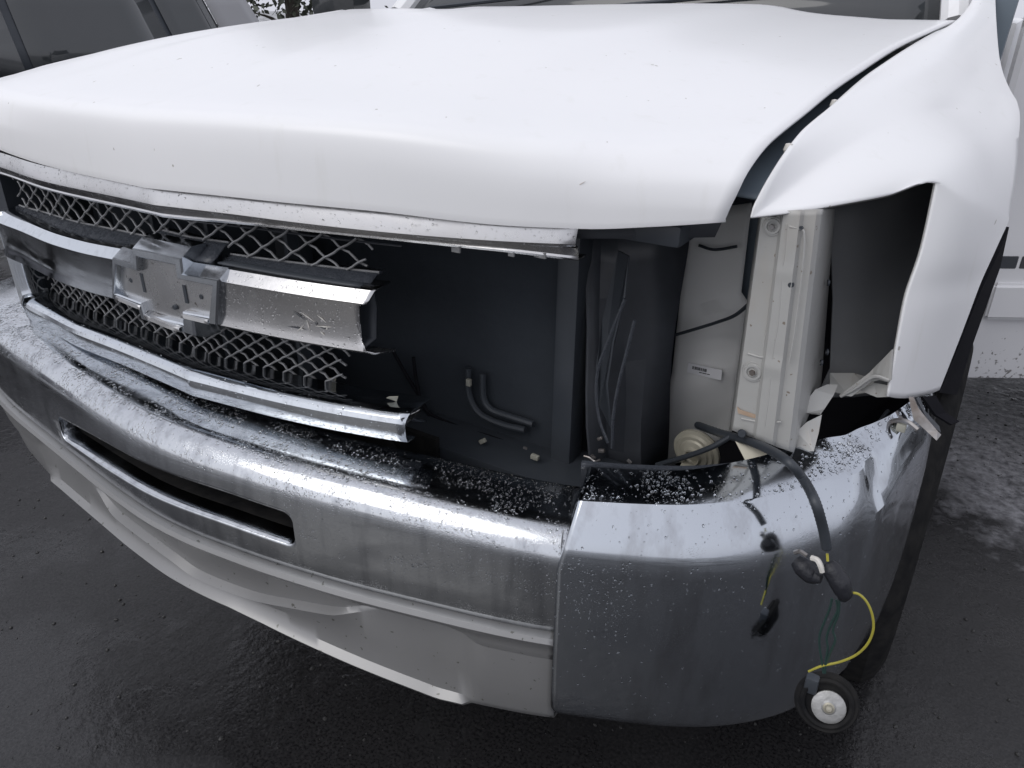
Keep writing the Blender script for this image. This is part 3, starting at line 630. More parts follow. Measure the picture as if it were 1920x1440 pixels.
# ================================================================ BEHIND THE MISSING HEADLIGHT
# dark core behind the grille: condenser with fins, side tank, added light-blocking panels
core = bpy.data.objects.new('radiator', None); col.objects.link(core); core.parent = truck
box('condenser_core', (-.80, .37, .50), (.52, .39, 1.06), 'void', core)
box('side_blocker', (-.70, .20, .58), (-.66, .40, 1.08), 'black', core)  # added panel, stops light and pale parts showing through the mesh
box('side_tank', (.50, .345, .50), (.535, .39, 1.07), 'black', core, bev=.006)
box('lower_crossmember', (-.7, .28, .60), (.62, .40, .655), 'black', core, bev=.008)
box('upper_tie_bar', (-.72, .27, 1.045), (.70, .40, 1.072), 'black', core, bev=.006)
box('back_blocker', (-.75, .62, .35), (.60, .64, 1.09), 'void', core)  # added panel behind the radiator to block light
box('centre_brace', (-.03, .31, .62), (.03, .34, 1.06), 'black', core, bev=.004)
# black plastic deflectors between radiator and headlight bay
dfl = [at(1080, 425, .36), at(1120, 425, .40), at(1165, 425, .42), at(1215, 425, .43), at(1290, 420, .46)]
dfb = [at(1112, 900, .36), at(1135, 900, .40), at(1170, 900, .42), at(1205, 890, .43), at(1243, 875, .46)]
rw = []
for k in range(9):
    f_ = k/8; rw.append([tuple(np.array(a)*(1-f_)+np.array(b)*f_+np.array([0, .012*math.sin(f_*6+i*2), 0])) for i, (a, b) in enumerate(zip(dfl, dfb))])
grid('air_deflector', rw, 'dark_grey', truck, thick=.004, angle=20)
plate('torn_deflector_flap', [at(1160, 470, .37), at(1180, 480, .36), at(1170, 560, .34), at(1150, 640, .33), at(1138, 720, .32), at(1145, 800, .32), at(1125, 760, .34), at(1118, 690, .34), at(1130, 600, .36)], 'black', truck)
for pts in ([(1172, 560), (1160, 590), (1140, 640), (1122, 690), (1118, 740), (1125, 790), (1140, 830)], [(1190, 600), (1175, 660), (1160, 720), (1150, 780), (1148, 840)]):
    tube('loose_cable', cat([at(x, y, .31) for x, y in pts]), .0025, 'black_wet', truck, seg=6)
for pts, r_ in (([(878, 690), (880, 740), (900, 775), (940, 795), (985, 806)], .0055), ([(905, 700), (907, 745), (922, 768), (960, 782), (1000, 795)], .0055), ([(735, 655), (760, 700), (790, 750), (810, 790)], .003), ([(775, 670), (782, 720), (800, 770), (860, 800), (930, 822), (1000, 850)], .003)):
    tube('coolant_hose' if r_ > .005 else 'loose_cable', cat([at(x, y, .355) for x, y in pts]), r_, 'black' if r_ > .005 else 'liner', truck, seg=8)
box('hose_clip', tuple(np.array(at(879, 717, .345))-np.array([.004, .003, .006])), tuple(np.array(at(879, 717, .345))+np.array([.004, .003, .006])), 'leaf', truck, bev=.001)
for px, py, s_ in ((905, 827, .010), (1003, 857, .011), (985, 840, .006), (1112, 857, .007), (1128, 845, .008), (1125, 822, .007), (1180, 865, .006)):
    c_ = np.array(at(px, py, .32)); box('broken_clip', tuple(c_-s_*np.array([.6, .3, .35])), tuple(c_+s_*np.array([.6, .3, .35])), 'leaf' if s_ > .009 else 'steel', truck, bev=.001, rot=(random.uniform(-1, 1), 'Y'))
tube('loose_spring', cat([at(1095, 855, .31), at(1105, 858, .31), at(1115, 865, .31), at(1125, 862, .31)]), .0016, 'steel', truck, seg=6)
# body-colour apron with slot and paper label
ap = bpy.data.objects.new('inner_apron', None); col.objects.link(ap); ap.parent = truck
rws2 = []
for f_ in np.linspace(0, 1, 22):
    y0 = .56-.02*math.sin(f_*3); l = np.array(at(1292-50*f_, 400+480*f_, y0)); r_ = np.array(at(1410-52*f_, 380+440*f_, y0+.02))
    if .42 < f_ : r_ = np.array(at(1430-60*f_, 380+440*f_, y0+.02))
    row = []
    for g_ in np.linspace(0, 1, 12):
        p_ = l*(1-g_)+r_*g_; dd = .012*math.exp(-((f_-.93)/.1)**2-((g_-.7)/.3)**2)+.006*math.sin(g_*math.pi)*(1 if f_ < .4 else -1)
        if abs(f_-.68) < .05: dd -= .006
        row.append((p_[0], p_[1]+dd, p_[2]))
    rws2.append(row)
grid('apron_panel', rws2, 'apron', ap, thick=.002, angle=30)
plate('apron_slot', [at(1404, 405, .60), at(1440, 405, .60), at(1402, 620, .60), at(1350, 605, .60), at(1352, 560, .60)], 'seal', ap)
la = [at(1291, 680, .535), at(1354, 694, .535), at(1352, 713, .535), at(1288, 698, .535)]
plate('barcode_label', la, 'label', ap, th=.0006)
A, B, D = np.array(la[0]), np.array(la[1]), np.array(la[3])
for u0, u1, v0, v1 in [(.14+.024*k, .14+.024*k+random.choice((.008, .014, .018)), .22, .52) for k in range(18)]+[(.36, .44, .66, .74), (.46, .58, .66, .74), (.60, .68, .66, .74)]:
    q = [A+(B-A)*u+(D-A)*v+np.array([0, -.001, 0]) for u, v in ((u0, v0), (u1, v0), (u1, v1), (u0, v1))]
    plate('barcode_bar', [tuple(x) for x in q], 'ink', ap, th=.0002)
tube('loose_cable', cat([at(1266, 628, .50), at(1300, 618, .50), at(1345, 604, .49), at(1380, 590, .47), at(1415, 560, .45)]), .0028, 'black', truck, seg=6)
tube('loose_cable', cat([at(1310, 460, .54), at(1340, 468, .54), at(1382, 462, .54)]), .0025, 'black', truck, seg=6)
lathe('screw_hole', [(0.0001, -.001), (.004, -.001), (.0045, .001)], at(1330, 637, .545), (0, 1, 0), 'black', ap, seg=12)
# round cream horn
hc = at(1300, 853, .40)
horn = bpy.data.objects.new('horn', None); col.objects.link(horn); horn.parent = truck
lathe('horn_disc', [(.0001, -.004), (.008, -.004), (.010, -.008), (.013, -.008), (.015, -.003), (.022, -.001), (.024, .002), (.029, .002), (.031, .006), (.037, .007), (.037, .012), (.030, .022), (.0001, .024)], hc, (.15, .95, .12), 'cream', horn, seg=40, angle=25)
box('horn_terminal', tuple(np.array(hc)+(-.012, -.02, -.026)), tuple(np.array(hc)+(.008, -.006, -.010)), 'cream', horn, bev=.002)
plate('cream_bracket', [at(1375, 820, .36), at(1400, 822, .36), at(1452, 850, .35), at(1400, 868, .34)], 'cream', truck)
# headlight carrier: box section standing upright
car = bpy.data.objects.new('headlight_carrier', None); col.objects.link(car); car.parent = truck
rws3 = []
for f_ in np.linspace(0, 1, 40):
    e = [at(1427-57*f_, 395+410*f_, .345), at(1432-56*f_, 395+412*f_, .335), at(1466-53*f_, 395+425*f_, .333), at(1472-53*f_, 395+427*f_, .326), at(1500-53*f_, 393+440*f_, .325), at(1507-53*f_, 393+443*f_, .333),
         at(1530-53*f_, 392+452*f_, .335), at(1538-53*f_, 392+456*f_, .345), at(1562-25*f_, 392+330*f_, .50)]
    k = .003*math.exp(-((f_-.68)/.02)**2)+.002*math.exp(-((f_-.27)/.015)**2)
    rws3.append([(p[0], p[1]-(k if 1 < i < 5 else 0), p[2]) for i, p in enumerate(e)])
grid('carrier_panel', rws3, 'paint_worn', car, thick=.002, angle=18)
for px, py, r_ in ((1412, 697, .013), (1449, 424, .011)):
    c_ = at(px, py, .331)
    lathe('bolt_washer', [(.0001, -.003), (r_*.35, -.003), (r_*.36, -.0006), (r_*.55, -.0006), (r_*.58, -.0028), (r_*.8, -.0028), (r_*.85, -.0008), (r_, -.0012), (r_*1.1, .002)], c_, (0, 1, 0), 'paint_worn', car, seg=28, angle=20)
    lathe('bolt', [(.0001, -.006), (r_*.28, -.006), (r_*.33, -.004), (r_*.33, 0)], c_, (0, 1, 0), 'steel', car, seg=6, smooth=False)
for px, py, rx in ((1483, 534, .0032), (1502, 428, .0022), (1391, 813, .005)):
    lathe('screw_hole', [(0.0001, -.0016), (rx, -.0016), (rx*1.2, .001)], at(px, py, .3255 if px < 1400 else .325), (0, 1, 0), 'black', car, seg=14)
for px, py, y_, h_ in ((1553, 530, .45, .012), (1540, 680, .43, .007), (1551, 660, .46, .007)):
    c_ = np.array(at(px, py, y_)); lathe('oval_hole', [(0.0001, -.0014), (.004, -.0014), (.0045, .001)], tuple(c_), (-.9, -.35, 0), 'black', car, seg=12)
plate('rust_run', [at(1382, 762, .3305), at(1388, 768, .3305), at(1440, 785, .3305), at(1438, 791, .3305), at(1384, 775, .3305)], 'rust', car, th=.0006)
for pts in ([(1475, 420), (1472, 470), (1466, 520), (1460, 600), (1450, 660), (1442, 740), (1434, 800)], [(1480, 425), (1500, 430), (1508, 440), (1505, 500), (1490, 620), (1480, 680)]):
    tube('weld_seam', cat([at(x, y, .3245 if i_ else .324) for i_, (x, y) in enumerate(pts)], 10), .0012, 'paint_worn', car, seg=6)
for y_ in (665, 787): tube('weld_seam', cat([at(1390+(787-y_)*.1, y_-2, .332), at(1430, y_+5, .330), at(1465, y_+4, .326)], 6), .0014, 'paint_worn', car, seg=6)
# inner fender wall seen through the opening, lower apron
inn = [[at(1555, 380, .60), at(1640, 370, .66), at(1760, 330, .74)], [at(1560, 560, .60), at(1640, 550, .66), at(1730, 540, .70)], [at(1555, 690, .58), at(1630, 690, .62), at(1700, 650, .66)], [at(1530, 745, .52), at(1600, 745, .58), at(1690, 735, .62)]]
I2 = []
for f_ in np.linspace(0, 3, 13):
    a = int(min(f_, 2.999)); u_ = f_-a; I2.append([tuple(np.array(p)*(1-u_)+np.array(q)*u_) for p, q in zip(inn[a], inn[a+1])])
grid('inner_fender_wall', I2, 'wall_shaded', truck, thick=.003)
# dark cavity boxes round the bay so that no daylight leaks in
box('bay_roof_blocker', (.50, .42, 1.098), (.76, 1.4, 1.108), 'seal', truck)
grid('rail_cover', [[(herm(range(12), [e[0] for e in edge], [v])[0]+a, herm(range(12), [e[1] for e in edge], [v])[0]+.02, herm(range(12), [e[2] for e in edge], [v])[0]-b) for v in np.linspace(2.6, 11, 30)] for a, b in ((-.10, .06), (-.03, .032), (.022, .036), (.035, .06))], 'seal', truck, thick=.004)
for px, py in ((1566, 186), (1480, 268)):
    c_ = np.array(at(px, py, .58 if px > 1500 else .39)); lathe('clip_stud', [(.0001, .012), (.004, .011), (.006, .004), (.004, 0), (.004, -.02)], tuple(c_-np.array([0, 0, .012])), (0, 0, 1), 'whiteclip', truck, seg=12)
# ---- torn sheet pieces at the fender's foot
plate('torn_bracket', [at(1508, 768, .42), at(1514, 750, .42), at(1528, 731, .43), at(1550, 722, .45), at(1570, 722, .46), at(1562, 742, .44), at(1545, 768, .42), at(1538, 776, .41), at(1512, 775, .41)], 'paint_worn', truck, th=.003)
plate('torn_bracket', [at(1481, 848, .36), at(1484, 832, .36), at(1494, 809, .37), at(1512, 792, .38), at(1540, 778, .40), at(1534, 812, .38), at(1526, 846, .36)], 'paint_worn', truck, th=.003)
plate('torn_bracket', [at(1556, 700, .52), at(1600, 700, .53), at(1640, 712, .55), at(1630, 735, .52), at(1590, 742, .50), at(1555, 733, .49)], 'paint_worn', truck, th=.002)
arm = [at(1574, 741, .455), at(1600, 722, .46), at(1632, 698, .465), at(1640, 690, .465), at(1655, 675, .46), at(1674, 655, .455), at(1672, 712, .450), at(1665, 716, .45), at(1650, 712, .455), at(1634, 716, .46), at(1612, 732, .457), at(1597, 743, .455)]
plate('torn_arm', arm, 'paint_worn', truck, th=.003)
tube('folded_edge', cat([at(1576, 743, .452), at(1605, 727, .452), at(1638, 706, .452), at(1668, 713, .448)]), .0025, 'paint_worn', truck, seg=7)
plate('torn_skirt', [at(1612, 732, .47), at(1640, 718, .47), at(1664, 722, .46), at(1668, 744, .455), at(1645, 745, .46)], 'paint_worn', truck, th=.002)
plate('torn_strip', [at(1704, 744, .50), at(1713, 744, .50), at(1722, 765, .495), at(1738, 785, .49), at(1758, 808, .485), at(1764, 815, .485), at(1756, 826, .48), at(1735, 806, .485), at(1713, 786, .49), at(1709, 768, .495)], 'steel', truck, th=.003)
plate('torn_strip', [at(1716, 746, .505), at(1724, 746, .51), at(1732, 770, .505), at(1760, 800, .50), at(1763, 812, .49), at(1742, 796, .495)], 'dark_grey', truck, th=.003)
plate('torn_strip', [at(1728, 744, .53), at(1752, 742, .56), at(1772, 775, .57), at(1798, 791, .57), at(1783, 797, .56), at(1752, 778, .55)], 'liner', truck, th=.004)
tube('bent_strap', cat([at(1652, 801, .47), at(1665, 793, .465), at(1685, 788, .46), at(1703, 792, .455), at(1721, 806, .45)]), .0035, 'steel', truck, seg=6)
box('strap_clip', tuple(np.array(at(1690, 800, .462))-.006), tuple(np.array(at(1690, 800, .462))+.006), 'leaf', truck, bev=.002)
tube('arch_edge', cat([at(1530, 850, .40), at(1590, 838, .46), at(1640, 800, .52), at(1665, 770, .56)]), .003, 'black', truck, seg=6)
# wheel-arch liner and added dark panels that keep daylight out of the bay
lin = []
for a in np.linspace(math.radians(200), math.radians(20), 30):
    lin.append([(x, .98+.43*math.cos(a)*1.0, .42+.50*math.sin(a)+(0 if x > .9 else 0)) for x in (.55, .8, .975)])
grid('wheel_arch_liner', lin, 'liner', truck, thick=.004)
box('bay_floor_blocker', (.60, .32, .44), (.88, .58, .46), 'black', truck)
box('bay_side_blocker', (.545, .42, .35), (.56, .62, 1.0), 'black', truck)
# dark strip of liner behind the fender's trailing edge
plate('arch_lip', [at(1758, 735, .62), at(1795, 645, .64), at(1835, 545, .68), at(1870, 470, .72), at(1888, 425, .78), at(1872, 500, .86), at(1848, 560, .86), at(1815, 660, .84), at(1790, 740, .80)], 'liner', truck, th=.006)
# front wheel
wh = bpy.data.objects.new('wheel', None); col.objects.link(wh); wh.parent = truck
TC = (.900, .985, .39)
tp = [(.21, -.12), (.27, -.135), (.33, -.135), (.365, -.125), (.385, -.105), (.39, -.06), (.382, -.055), (.382, -.045), (.39, -.04), (.391, 0), (.383, .003), (.383, .012), (.39, .017), (.389, .055), (.381, .06), (.381, .068), (.386, .075), (.384, .105), (.365, .125), (.33, .137), (.27, .137), (.21, .12)]
lathe('tyre', tp, TC, (1, 0, 0), 'rubber', wh, seg=72)
lathe('rim', [(.215, -.12), (.2, -.05), (.2, .03), (.21, .10), (.215, .118), (.20, .112), (.19, .06), (.10, .045), (.05, .06), (.0001, .06)], TC, (1, 0, 0), 'steel', wh, seg=48)
for k in range(6):
    a = k*math.pi/3; lathe('wheel_nut', [(.0001, .075), (.008, .074), (.010, .05)], (TC[0], TC[1]+.06*math.cos(a), TC[2]+.06*math.sin(a)), (1, 0, 0), 'steel', wh, seg=6)
# ================================================================ CAB, WINDSCREEN, MIRRORS (mostly outside the frame)
ws = []
for f_ in np.linspace(0, 1, 8):
    ws.append([(u*(.80-.14*f_), 1.60+.60*f_+.12*u*u*(1-f_*.5)-.04, 1.272+.50*f_) for u in np.linspace(-1, 1, 21)])
grid('windscreen', ws, 'glass_dark', truck, thick=.005)
grid('cowl', [[(u*.84, 1.40+.14*f_+.10*u*u*f_, 1.255+.018*f_-.006*u*u) for u in np.linspace(-1, 1, 21)] for f_ in np.linspace(0, 1, 5)], 'dark_grey', truck, thick=.01)
for sx_ in (-.1, -.62): tube('wiper', cat([(sx_, 1.55, 1.285), (sx_+.25, 1.58, 1.31), (sx_+.5, 1.64, 1.335)]), .006, 'black', truck, seg=6)
for sg in (-1, 1):
    tube('pillar', [(sg*.83, 1.66, 1.26), (sg*.76, 1.95, 1.52), (sg*.69, 2.24, 1.78)], .035, 'paint', truck, seg=10)
    grid('door', [[(sg*x_, y_, z_) for y_ in (1.62, 2.2, 2.9, 3.9)] for x_, z_ in ((.88, .45), (.90, .6), (.90, .95), (.885, 1.2), (.87, 1.255))], 'paint', truck, thick=.004)
    grid('side_window', [[(sg*x_, y_, z_) for y_ in (y0_, 2.6, 3.8)] for x_, z_, y0_ in ((.865, 1.26, 1.80), (.72, 1.74, 2.25))], 'glass_dark', truck, thick=.004)
box('roof', (-.72, 2.2, 1.76), (.72, 3.9, 1.82), 'paint', truck, bev=.025)
box('firewall', (-.85, 1.42, .4), (.85, 1.46, 1.22), 'black', truck)
box('underbody', (-.7, 1.4, .38), (.7, 5.2, .45), 'black', truck)
box('cargo_bed', (-.92, 3.9, .5), (.92, 5.6, 1.25), 'paint', truck, bev=.03)
mir = np.array([-1.13, 1.70, 1.315])
box('mirror', (-1.24, 1.66, 1.245), (-1.03, 1.76, 1.50), 'glass_dark', truck, bev=.03)
grid('hood_corner', [[at(600, 47, 1.38), at(700, 36, 1.45), at(812, 25, 1.50), at(819, 20, 1.50)], [at(600, 40, 1.40), at(700, 30, 1.47), at(806, 14, 1.52), at(816, 16, 1.52)]], 'paint', truck, thick=.006)
mo = [at(1860, -90, 1.62), at(1935, -90, 1.62), at(1909, 0, 1.62), at(1890, 62, 1.62), at(1874, 116, 1.62), at(1868, 60, 1.62)]
mb_ = [(x_, y_+.09, z_) for x_, y_, z_ in mo]
link('mirror', mesh('mirror', mo+mb_, [tuple(range(6))[::-1], tuple(range(6, 12))]+[(i, (i+1) % 6, 6+(i+1) % 6, 6+i) for i in range(6)]), 'seal', truck)
adopt(truck)
for g_ in (bumper, grille, core, ap, horn, car, wh): pass
# ================================================================ WIRING AND THE HANGING LAMP SOCKET
har = empty('wiring_harness', at(1552, 1035, 0.218), label='black corrugated wiring harness hanging over the chrome bumper corner', category='wiring harness')
tube('conduit', cat([at(1308, 797, .46), at(1350, 812, .40), at(1400, 826, .34), at(1440, 842, .29), at(1478, 866, .24), at(1507, 900, 0.243), at(1528, 940, 0.195), at(1543, 990, .205), at(1550, 1028, .21)], 14), [.0056+.0005*(k % 2) for k in range(8*14+1)], 'black', har, seg=10, angle=80)
tube('branch_cable', cat([at(1232, 872, .40), at(1290, 855, .38), at(1335, 838, .37), at(1370, 818, .37)]), .0042, 'black', har, seg=8)
def lump(name, pts, rs, m): return tube(name, cat(pts, 5), list(np.interp(np.linspace(0, len(rs)-1, (len(pts)-1)*5+1), range(len(rs)), rs)), m, har, seg=10, angle=50)
lump('connector', [at(1493, 1050, 0.223), at(1505, 1062, 0.220), at(1522, 1078, 0.218), at(1540, 1085, 0.216)], [.008, .012, .011, .006], 'tape')
lump('connector', [at(1552, 1055, 0.216), at(1560, 1068, 0.213), at(1575, 1092, 0.211), at(1582, 1112, 0.211), at(1580, 1124, 0.211)], [.007, .011, .012, .010, .005], 'tape')
tube('cable_clip', cat([at(1522, 1046, 0.211), at(1532, 1050, 0.208), at(1538, 1060, 0.206), at(1542, 1072, 0.206)]), .0034, 'whiteclip', har, seg=7)
tube('cable_end', cat([at(1490, 1036, 0.218), at(1500, 1034, 0.216), at(1513, 1042, 0.214)]), .0028, 'steel', har, seg=6)
tube('yellow_wire', cat([at(1551, 1038, 0.210), at(1552, 1052, 0.208)]), .0016, 'yellow', har, seg=6)
tube('yellow_wire', cat([at(1592, 1111, 0.213), at(1610, 1114, 0.213), at(1626, 1130, 0.213), at(1636, 1155, 0.213), at(1637, 1182, 0.215), at(1626, 1208, 0.216), at(1605, 1228, 0.217), at(1575, 1241, 0.218), at(1540, 1249, 0.218), at(1516, 1259, 0.218)]), .0015, 'yellow', har, seg=7)
for pts in ([(1560, 1122), (1556, 1140), (1546, 1165), (1537, 1190), (1537, 1215), (1541, 1240), (1544, 1262)], [(1568, 1124), (1570, 1145), (1558, 1170), (1550, 1195), (1552, 1215), (1548, 1240), (1546, 1262)], [(1574, 1122), (1572, 1150), (1562, 1180), (1566, 1200), (1556, 1225), (1548, 1250), (1547, 1262)]):
    tube('green_wire', cat([at(x, y, .218) for x, y in pts]), .0014, 'green', har, seg=6)
adopt(har)
sc_ = Vector(at(1550, 1318, 0.223)); lamp = empty('lamp_socket', tuple(sc_), label='black round lamp socket dangling from yellow and green wires with a dull metal disc', category='lamp socket')
axs = Vector((.10, -.62, .30)).normalized()
lathe('housing', [(.0001, -.020), (.020, -.020), (.027, -.012), (.031, -.004), (.032, .004), (.029, .007), (.026, .005), (.025, -.002), (.0001, -.004)], tuple(sc_), axs, 'rubber', lamp, seg=40, angle=35)
lathe('seal_ring', [(.029, .001), (.036, -.001), (.0385, .003), (.036, .008), (.029, .0075)], tuple(sc_-axs*.006), axs, 'rubber', lamp, seg=40)
dsc = sc_+axs*.003+Vector((.003, 0, -.004))
lathe('metal_disc', [(.0205, -.003), (.0205, .0005), (.018, .0015), (.009, .002), (.007, .0035), (.006, .002), (.0001, .002)], tuple(dsc), axs, 'foil', lamp, seg=26, angle=30)
lathe('bulb_holder', [(.0075, .0), (.0075, .003), (.005, .0045), (.0045, .007), (.003, .0085), (.0001, .009)], tuple(dsc), axs, 'cream', lamp, seg=18)
box('socket_tab', tuple(sc_+Vector((-.030, -.004, .006))), tuple(sc_+Vector((-.014, .010, .030))), 'black', lamp, bev=.003)
adopt(lamp)
# scraps lying inside the broken grille
for (px, py, y_, s_), lb_ in zip(((735, 748, .16, .010), (622, 712, .17, .008)), ('pale scrap of plastic lying behind the torn end of the lower chrome grille bar', 'small pale scrap lying at the ragged end of the lower grille mesh')):
    c_ = at(px, py, y_); o = plate('plastic_scrap', [(c_[0]-s_, c_[1], c_[2]-.001), (c_[0]-.2*s_, c_[1]-.004, c_[2]+.45*s_), (c_[0]+s_, c_[1]+.002, c_[2]+.6*s_), (c_[0]+.5*s_, c_[1]+.004, c_[2]-.4*s_)], 'leaf', None, th=.001)
    tag(o, label=lb_, category='scrap', group='pale scraps inside the broken grille')
# ================================================================ GROUND
def sheet(name, x0, x1, y0, y1, z, m, n=2, kind='structure'):
    V = [(x0+(x1-x0)*i/n, y0+(y1-y0)*j/n, z) for j in range(n+1) for i in range(n+1)]
    o = link(name, mesh(name, V, [(j*(n+1)+i, j*(n+1)+i+1, (j+1)*(n+1)+i+1, (j+1)*(n+1)+i) for j in range(n) for i in range(n)]), m); o['kind'] = kind; return o
sheet('ground', -90, 90, -60, 160, 0, 'asphalt')
def blob(name, c, rx, ry, z, m, seed):
    r_ = random.Random(seed); ph = [r_.uniform(0, 6.28) for _ in range(5)]
    V = [(c[0], c[1], z)]; n = 120
    for k in range(n):
        a = 2*math.pi*k/n; q = 1+.16*math.sin(2*a+ph[0])+.12*math.sin(3*a+ph[1])+.07*math.sin(5*a+ph[2])+.05*math.sin(9*a+ph[3])+.03*math.sin(17*a+ph[4])
        V.append((c[0]+rx*q*math.cos(a), c[1]+ry*q*math.sin(a), z))
    o = link(name, mesh(name, V, [(0, 1+k, 1+(k+1) % n) for k in range(n)]), m); o['kind'] = 'structure'; return o

# grit: tiny stones
def grit(name, n, fn, rmin, rmax):
    bm = bmesh.new(); bmesh.ops.create_icosphere(bm, subdivisions=1, radius=1); B = np.array([v.co[:] for v in bm.verts]); BF = [tuple(v.index for v in f.verts) for f in bm.faces]; bm.free()
    V = []; Fc = []; o = 0
    for _ in range(n):
        x, y = fn(); r_ = rmin+(rmax-rmin)*random.random()**4
        Q = B*np.array([random.uniform(.6, 1.2), random.uniform(.6, 1.2), random.uniform(.4, .8)])*r_; a = random.uniform(0, 6.28)
        Q = Q@np.array([[math.cos(a), math.sin(a), 0], [-math.sin(a), math.cos(a), 0], [0, 0, 1]])
        V.append(Q+np.array([x, y, r_*.2])); Fc += [tuple(i+o for i in f) for f in BF]; o += len(B)
    ob = link(name, mesh(name, np.concatenate(V), Fc), 'stone', smooth=False); ob['kind'] = 'stuff'; tag(ob, label='fine grit scattered over the wet asphalt round the truck', category='grit'); return ob
grit('grit', 6000, lambda: (random.uniform(-1.6, 2.4), random.uniform(-.5, 2.6)), .001, .0055)
# ================================================================ WHITE VAN (right)
van = empty('white_van', (2.6, 3.0, 0), label='white van side with grey dirty sill standing behind the fender at the right edge', category='van')
e1 = Vector((.853, .52, 0)).normalized(); e2 = Vector((.05, 1, 0)).normalized(); eN = Vector((-.52, .853, 0)).normalized(); o0 = Vector((.957, 1.859, 0))
def vp(a, b, z): return tuple(o0+e1*a+e2*b+Vector((0, 0, z)))
vr = []
for b, z in ((.10, .27), (.012, .30), (0, .34), (-.004, .52), (-.012, .56), (-.012, .70), (-.004, .74), (0, .95), (.004, 1.3), (.03, 1.7), (.12, 2.0), (.3, 2.1), (1.5, 2.1), (1.7, 2.0), (1.8, .3)):
    vr.append([vp(a, b+(.06 if i == 0 else .012 if i == 1 else 0), z) for i, a in enumerate((0, .012, .03, .6, 1.6, 3.0, 4.4))])
grid('van_body', vr, 'van', van, angle=20)
plate('van_end', [vp(0, .1, .3), vp(0, .06, .6), vp(0, .08, 1.7), vp(.01, .3, 2.08), vp(.01, 1.5, 2.08), vp(0, 1.8, .3)], 'van', van, th=.004)
def vhit(px, py):
    d = Vector(tuple((px-960)/FPX*RT-(py-720)/FPX*UP+_f)); C_ = Vector(CAM); t_ = (o0-C_).dot(eN)/d.dot(eN); q = C_+d*t_-o0; return q.dot(e1), q.z
a0, z0 = vhit(1866, 527); a1, z1 = vhit(1866, 594)
def vbox(name, a, b, z_lo, z_hi, d0, d1, m, bev):
    bm = bmesh.new(); bmesh.ops.create_cube(bm, size=1)
    if bev: bmesh.ops.scale(bm, vec=(b-a, d1-d0, z_hi-z_lo), verts=bm.verts); bmesh.ops.bevel(bm, geom=bm.edges[:], offset=bev, segments=3, affect='EDGES')
    for v in bm.verts: v.co = Vector(vp((a+b)/2+v.co.x, (d0+d1)/2+v.co.y, (z_lo+z_hi)/2+v.co.z))
    me = bpy.data.meshes.new(name); bm.to_mesh(me); bm.free(); return link(name, me, m, van, angle=40)
vbox('side_moulding', a0, a0+2.6, z1, z0, -.035, .0, 'van', .010)
a2, z2 = vhit(1880, 478); a3, z3 = vhit(1905, 502)
vbox('badge', a2, a3, z3, z2, -.014, -.004, 'dark_grey', .002); a4, _ = vhit(1914, 490); vbox('badge', a4, a4+.03, z3, z2, -.014, -.004, 'ink', .002); vbox('badge', a4+.045, a4+.075, z3, z2, -.014, -.004, 'ink', .002)
for aw in (.75, 3.6):
    c_ = vp(aw, .14, .33); lathe('tyre', [(.18, -.1), (.28, -.11), (.325, -.09), (.33, 0), (.325, .09), (.28, .11), (.18, .1)], c_, tuple(e2), 'rubber', van, seg=40)
adopt(van)
# ================================================================ SILVER SUV (left)
suv = empty('grey_suv', (-4.4, 1.6, 0), label='silver grey suv with dark tinted windows parked beyond the hood on the left', category='suv')
SXp = -3.6
def qy(y): return CAM[1]+(y-CAM[1])*1.44            # y measured where the side would stand at x = -2.2
def qz(z): return CAM[2]-(CAM[2]-z)*1.44
zs = qz(1.012); zt = zs+.55
yy = [-1.2, -1.05, -.3, .8, 2.0, 3.0, qy(2.38), qy(2.42)]
grid('suv_side', [[(x_-(.08 if i in (0, 7) else .03 if i in (1, 6) else 0), y_, z_) for i, y_ in enumerate(yy)] for x_, z_ in ((SXp-.1, .24), (SXp, .30), (SXp+.03, .42), (SXp+.025, .62), (SXp+.03, .64), (SXp+.02, zs-.06), (SXp, zs-.008))], 'suv', suv, thick=.004)
X_ = lambda z_, o_=0: SXp-o_-.30*(z_-zs)
def pane(name, ya, yb, lean_a, lean_b, m='glass_dark', o_=.01, z0=None, z1=None):
    z0 = z0 or zs+.006; z1 = z1 or zt
    return grid(name, [[(X_(z_, o_), ya+(yb-ya)*u+(lean_a*(1-u)+lean_b*u)*(z_-z0), z_) for u in (0, .25, .5, .75, 1)] for z_ in np.linspace(z0, z1, 4)], m, suv, thick=.006)
pane('side_glass', .1, qy(1.13), .5, -.02); pane('side_glass', qy(1.165), qy(1.82), -.02, -.22); pane('quarter_glass', qy(1.85), qy(2.12), -.22, -.30)
pane('window_trim', .0, qy(2.135), .5, -.30, 'black', .016, zs-.004, zt+.02)
pane('suv_pillar', qy(2.135), qy(2.42), -.30, -.45, 'suv', .0, zs-.008, zt+.02)
grid('suv_roof', [[(x_, y_, zt+.02+h_) for y_ in (.35, .7, 1.8, 2.9, 3.5)] for x_, h_ in ((X_(zt+.02), 0), (X_(zt)-.10, .05), (SXp-.9, .08), (SXp-1.6, .05), (SXp-1.75, 0))], 'suv', suv, thick=.02)
box('suv_lower_body', (SXp-1.85, -1.1, .3), (SXp-.10, qy(2.36), zs-.02), 'suv', suv, bev=.03)
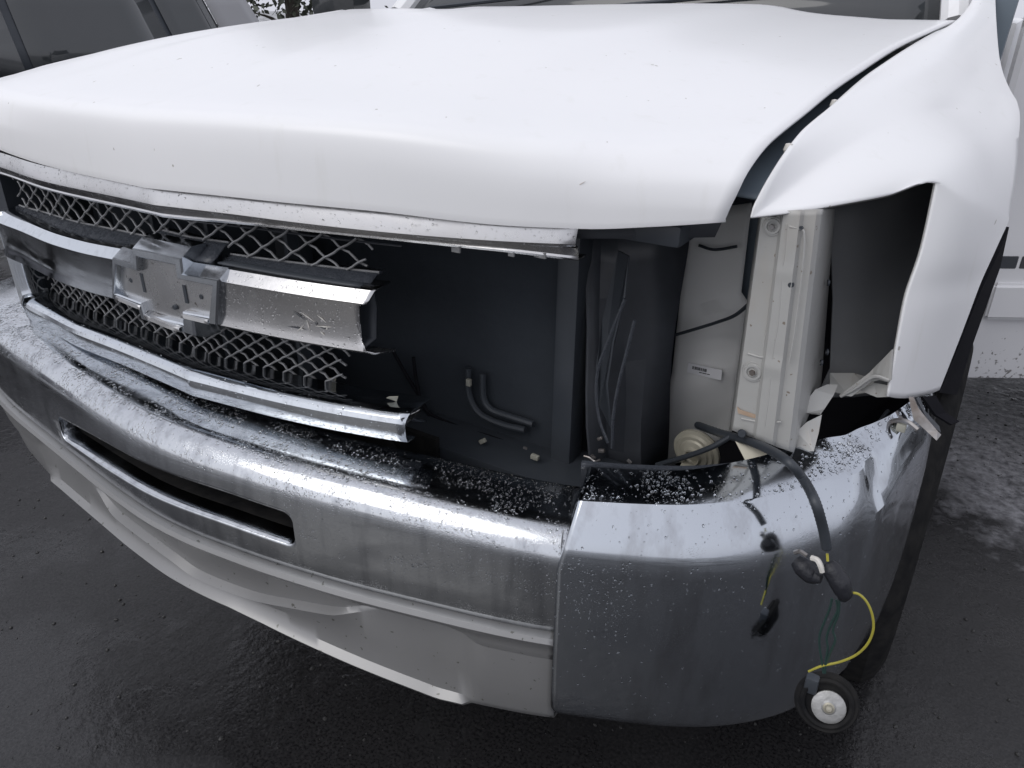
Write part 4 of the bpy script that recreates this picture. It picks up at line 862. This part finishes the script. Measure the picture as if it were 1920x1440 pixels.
for yw in (-.45, 2.75): lathe('tyre', [(.2, -.1), (.3, -.11), (.33, -.09), (.34, 0), (.33, .09), (.3, .11), (.2, .1)], (SXp-.06, yw, .34), (1, 0, 0), 'rubber', suv, seg=40)
adopt(suv)
# ================================================================ TREES beyond
def tree(loc, h, r_, seed, label, nleaf=2600):
    R_ = random.Random(seed); root = empty('tree', loc, label=label, category='tree')
    x0, y0 = loc[0], loc[1]
    tr = cat([(x0, y0, 0), (x0+.1, y0, h*.3), (x0-.05, y0+.1, h*.6), (x0+.05, y0, h*.9)], 4); V, Fc = tube_geo(tr, list(np.linspace(.16, .03, len(tr))), 8)
    for k in range(16):
        a = R_.uniform(0, 6.28); z0_ = R_.uniform(.15, .8)*h; l_ = r_*R_.uniform(.6, 1)
        bp = cat([(x0, y0, z0_), (x0+l_*.5*math.cos(a), y0+l_*.5*math.sin(a), z0_+.25), (x0+l_*math.cos(a), y0+l_*math.sin(a), z0_+.35)], 3)
        v2, f2 = tube_geo(bp, list(np.linspace(.05, .008, len(bp))), 5); o_ = len(V); V += v2; Fc += [tuple(i+o_ for i in f) for f in f2]
    link('trunk', mesh('trunk', V, Fc), 'bark', root)
    V = []; Fc = []
    cl = [(R_.gauss(0, .5)*r_, R_.gauss(0, .5)*r_, R_.uniform(.12, 1)*h, R_.uniform(.2, .5)) for _ in range(46)]
    for _ in range(nleaf):
        c = R_.choice(cl); p_ = Vector((x0+c[0]+R_.gauss(0, c[3]), y0+c[1]+R_.gauss(0, c[3]), max(.4, c[2]+R_.gauss(0, c[3]*.8)))); s_ = R_.uniform(.04, .09)
        a = Vector((R_.gauss(0, 1), R_.gauss(0, 1), R_.gauss(0, 1))).normalized(); b = a.orthogonal().normalized(); o_ = len(V)
        V += [p_-a*s_, p_+b*s_*.5, p_+a*s_, p_-b*s_*.5]; Fc.append((o_, o_+1, o_+2, o_+3))
    link('crown', mesh('crown', V, Fc), 'foliage', root, smooth=False); adopt(root)
t_ = at(542, 20, 11.0); tree((t_[0], 11.0, 0), 5.0, 1.25, 1, 'sparse tree with bright gaps seen between the grey suv and the truck mirror', 9000)
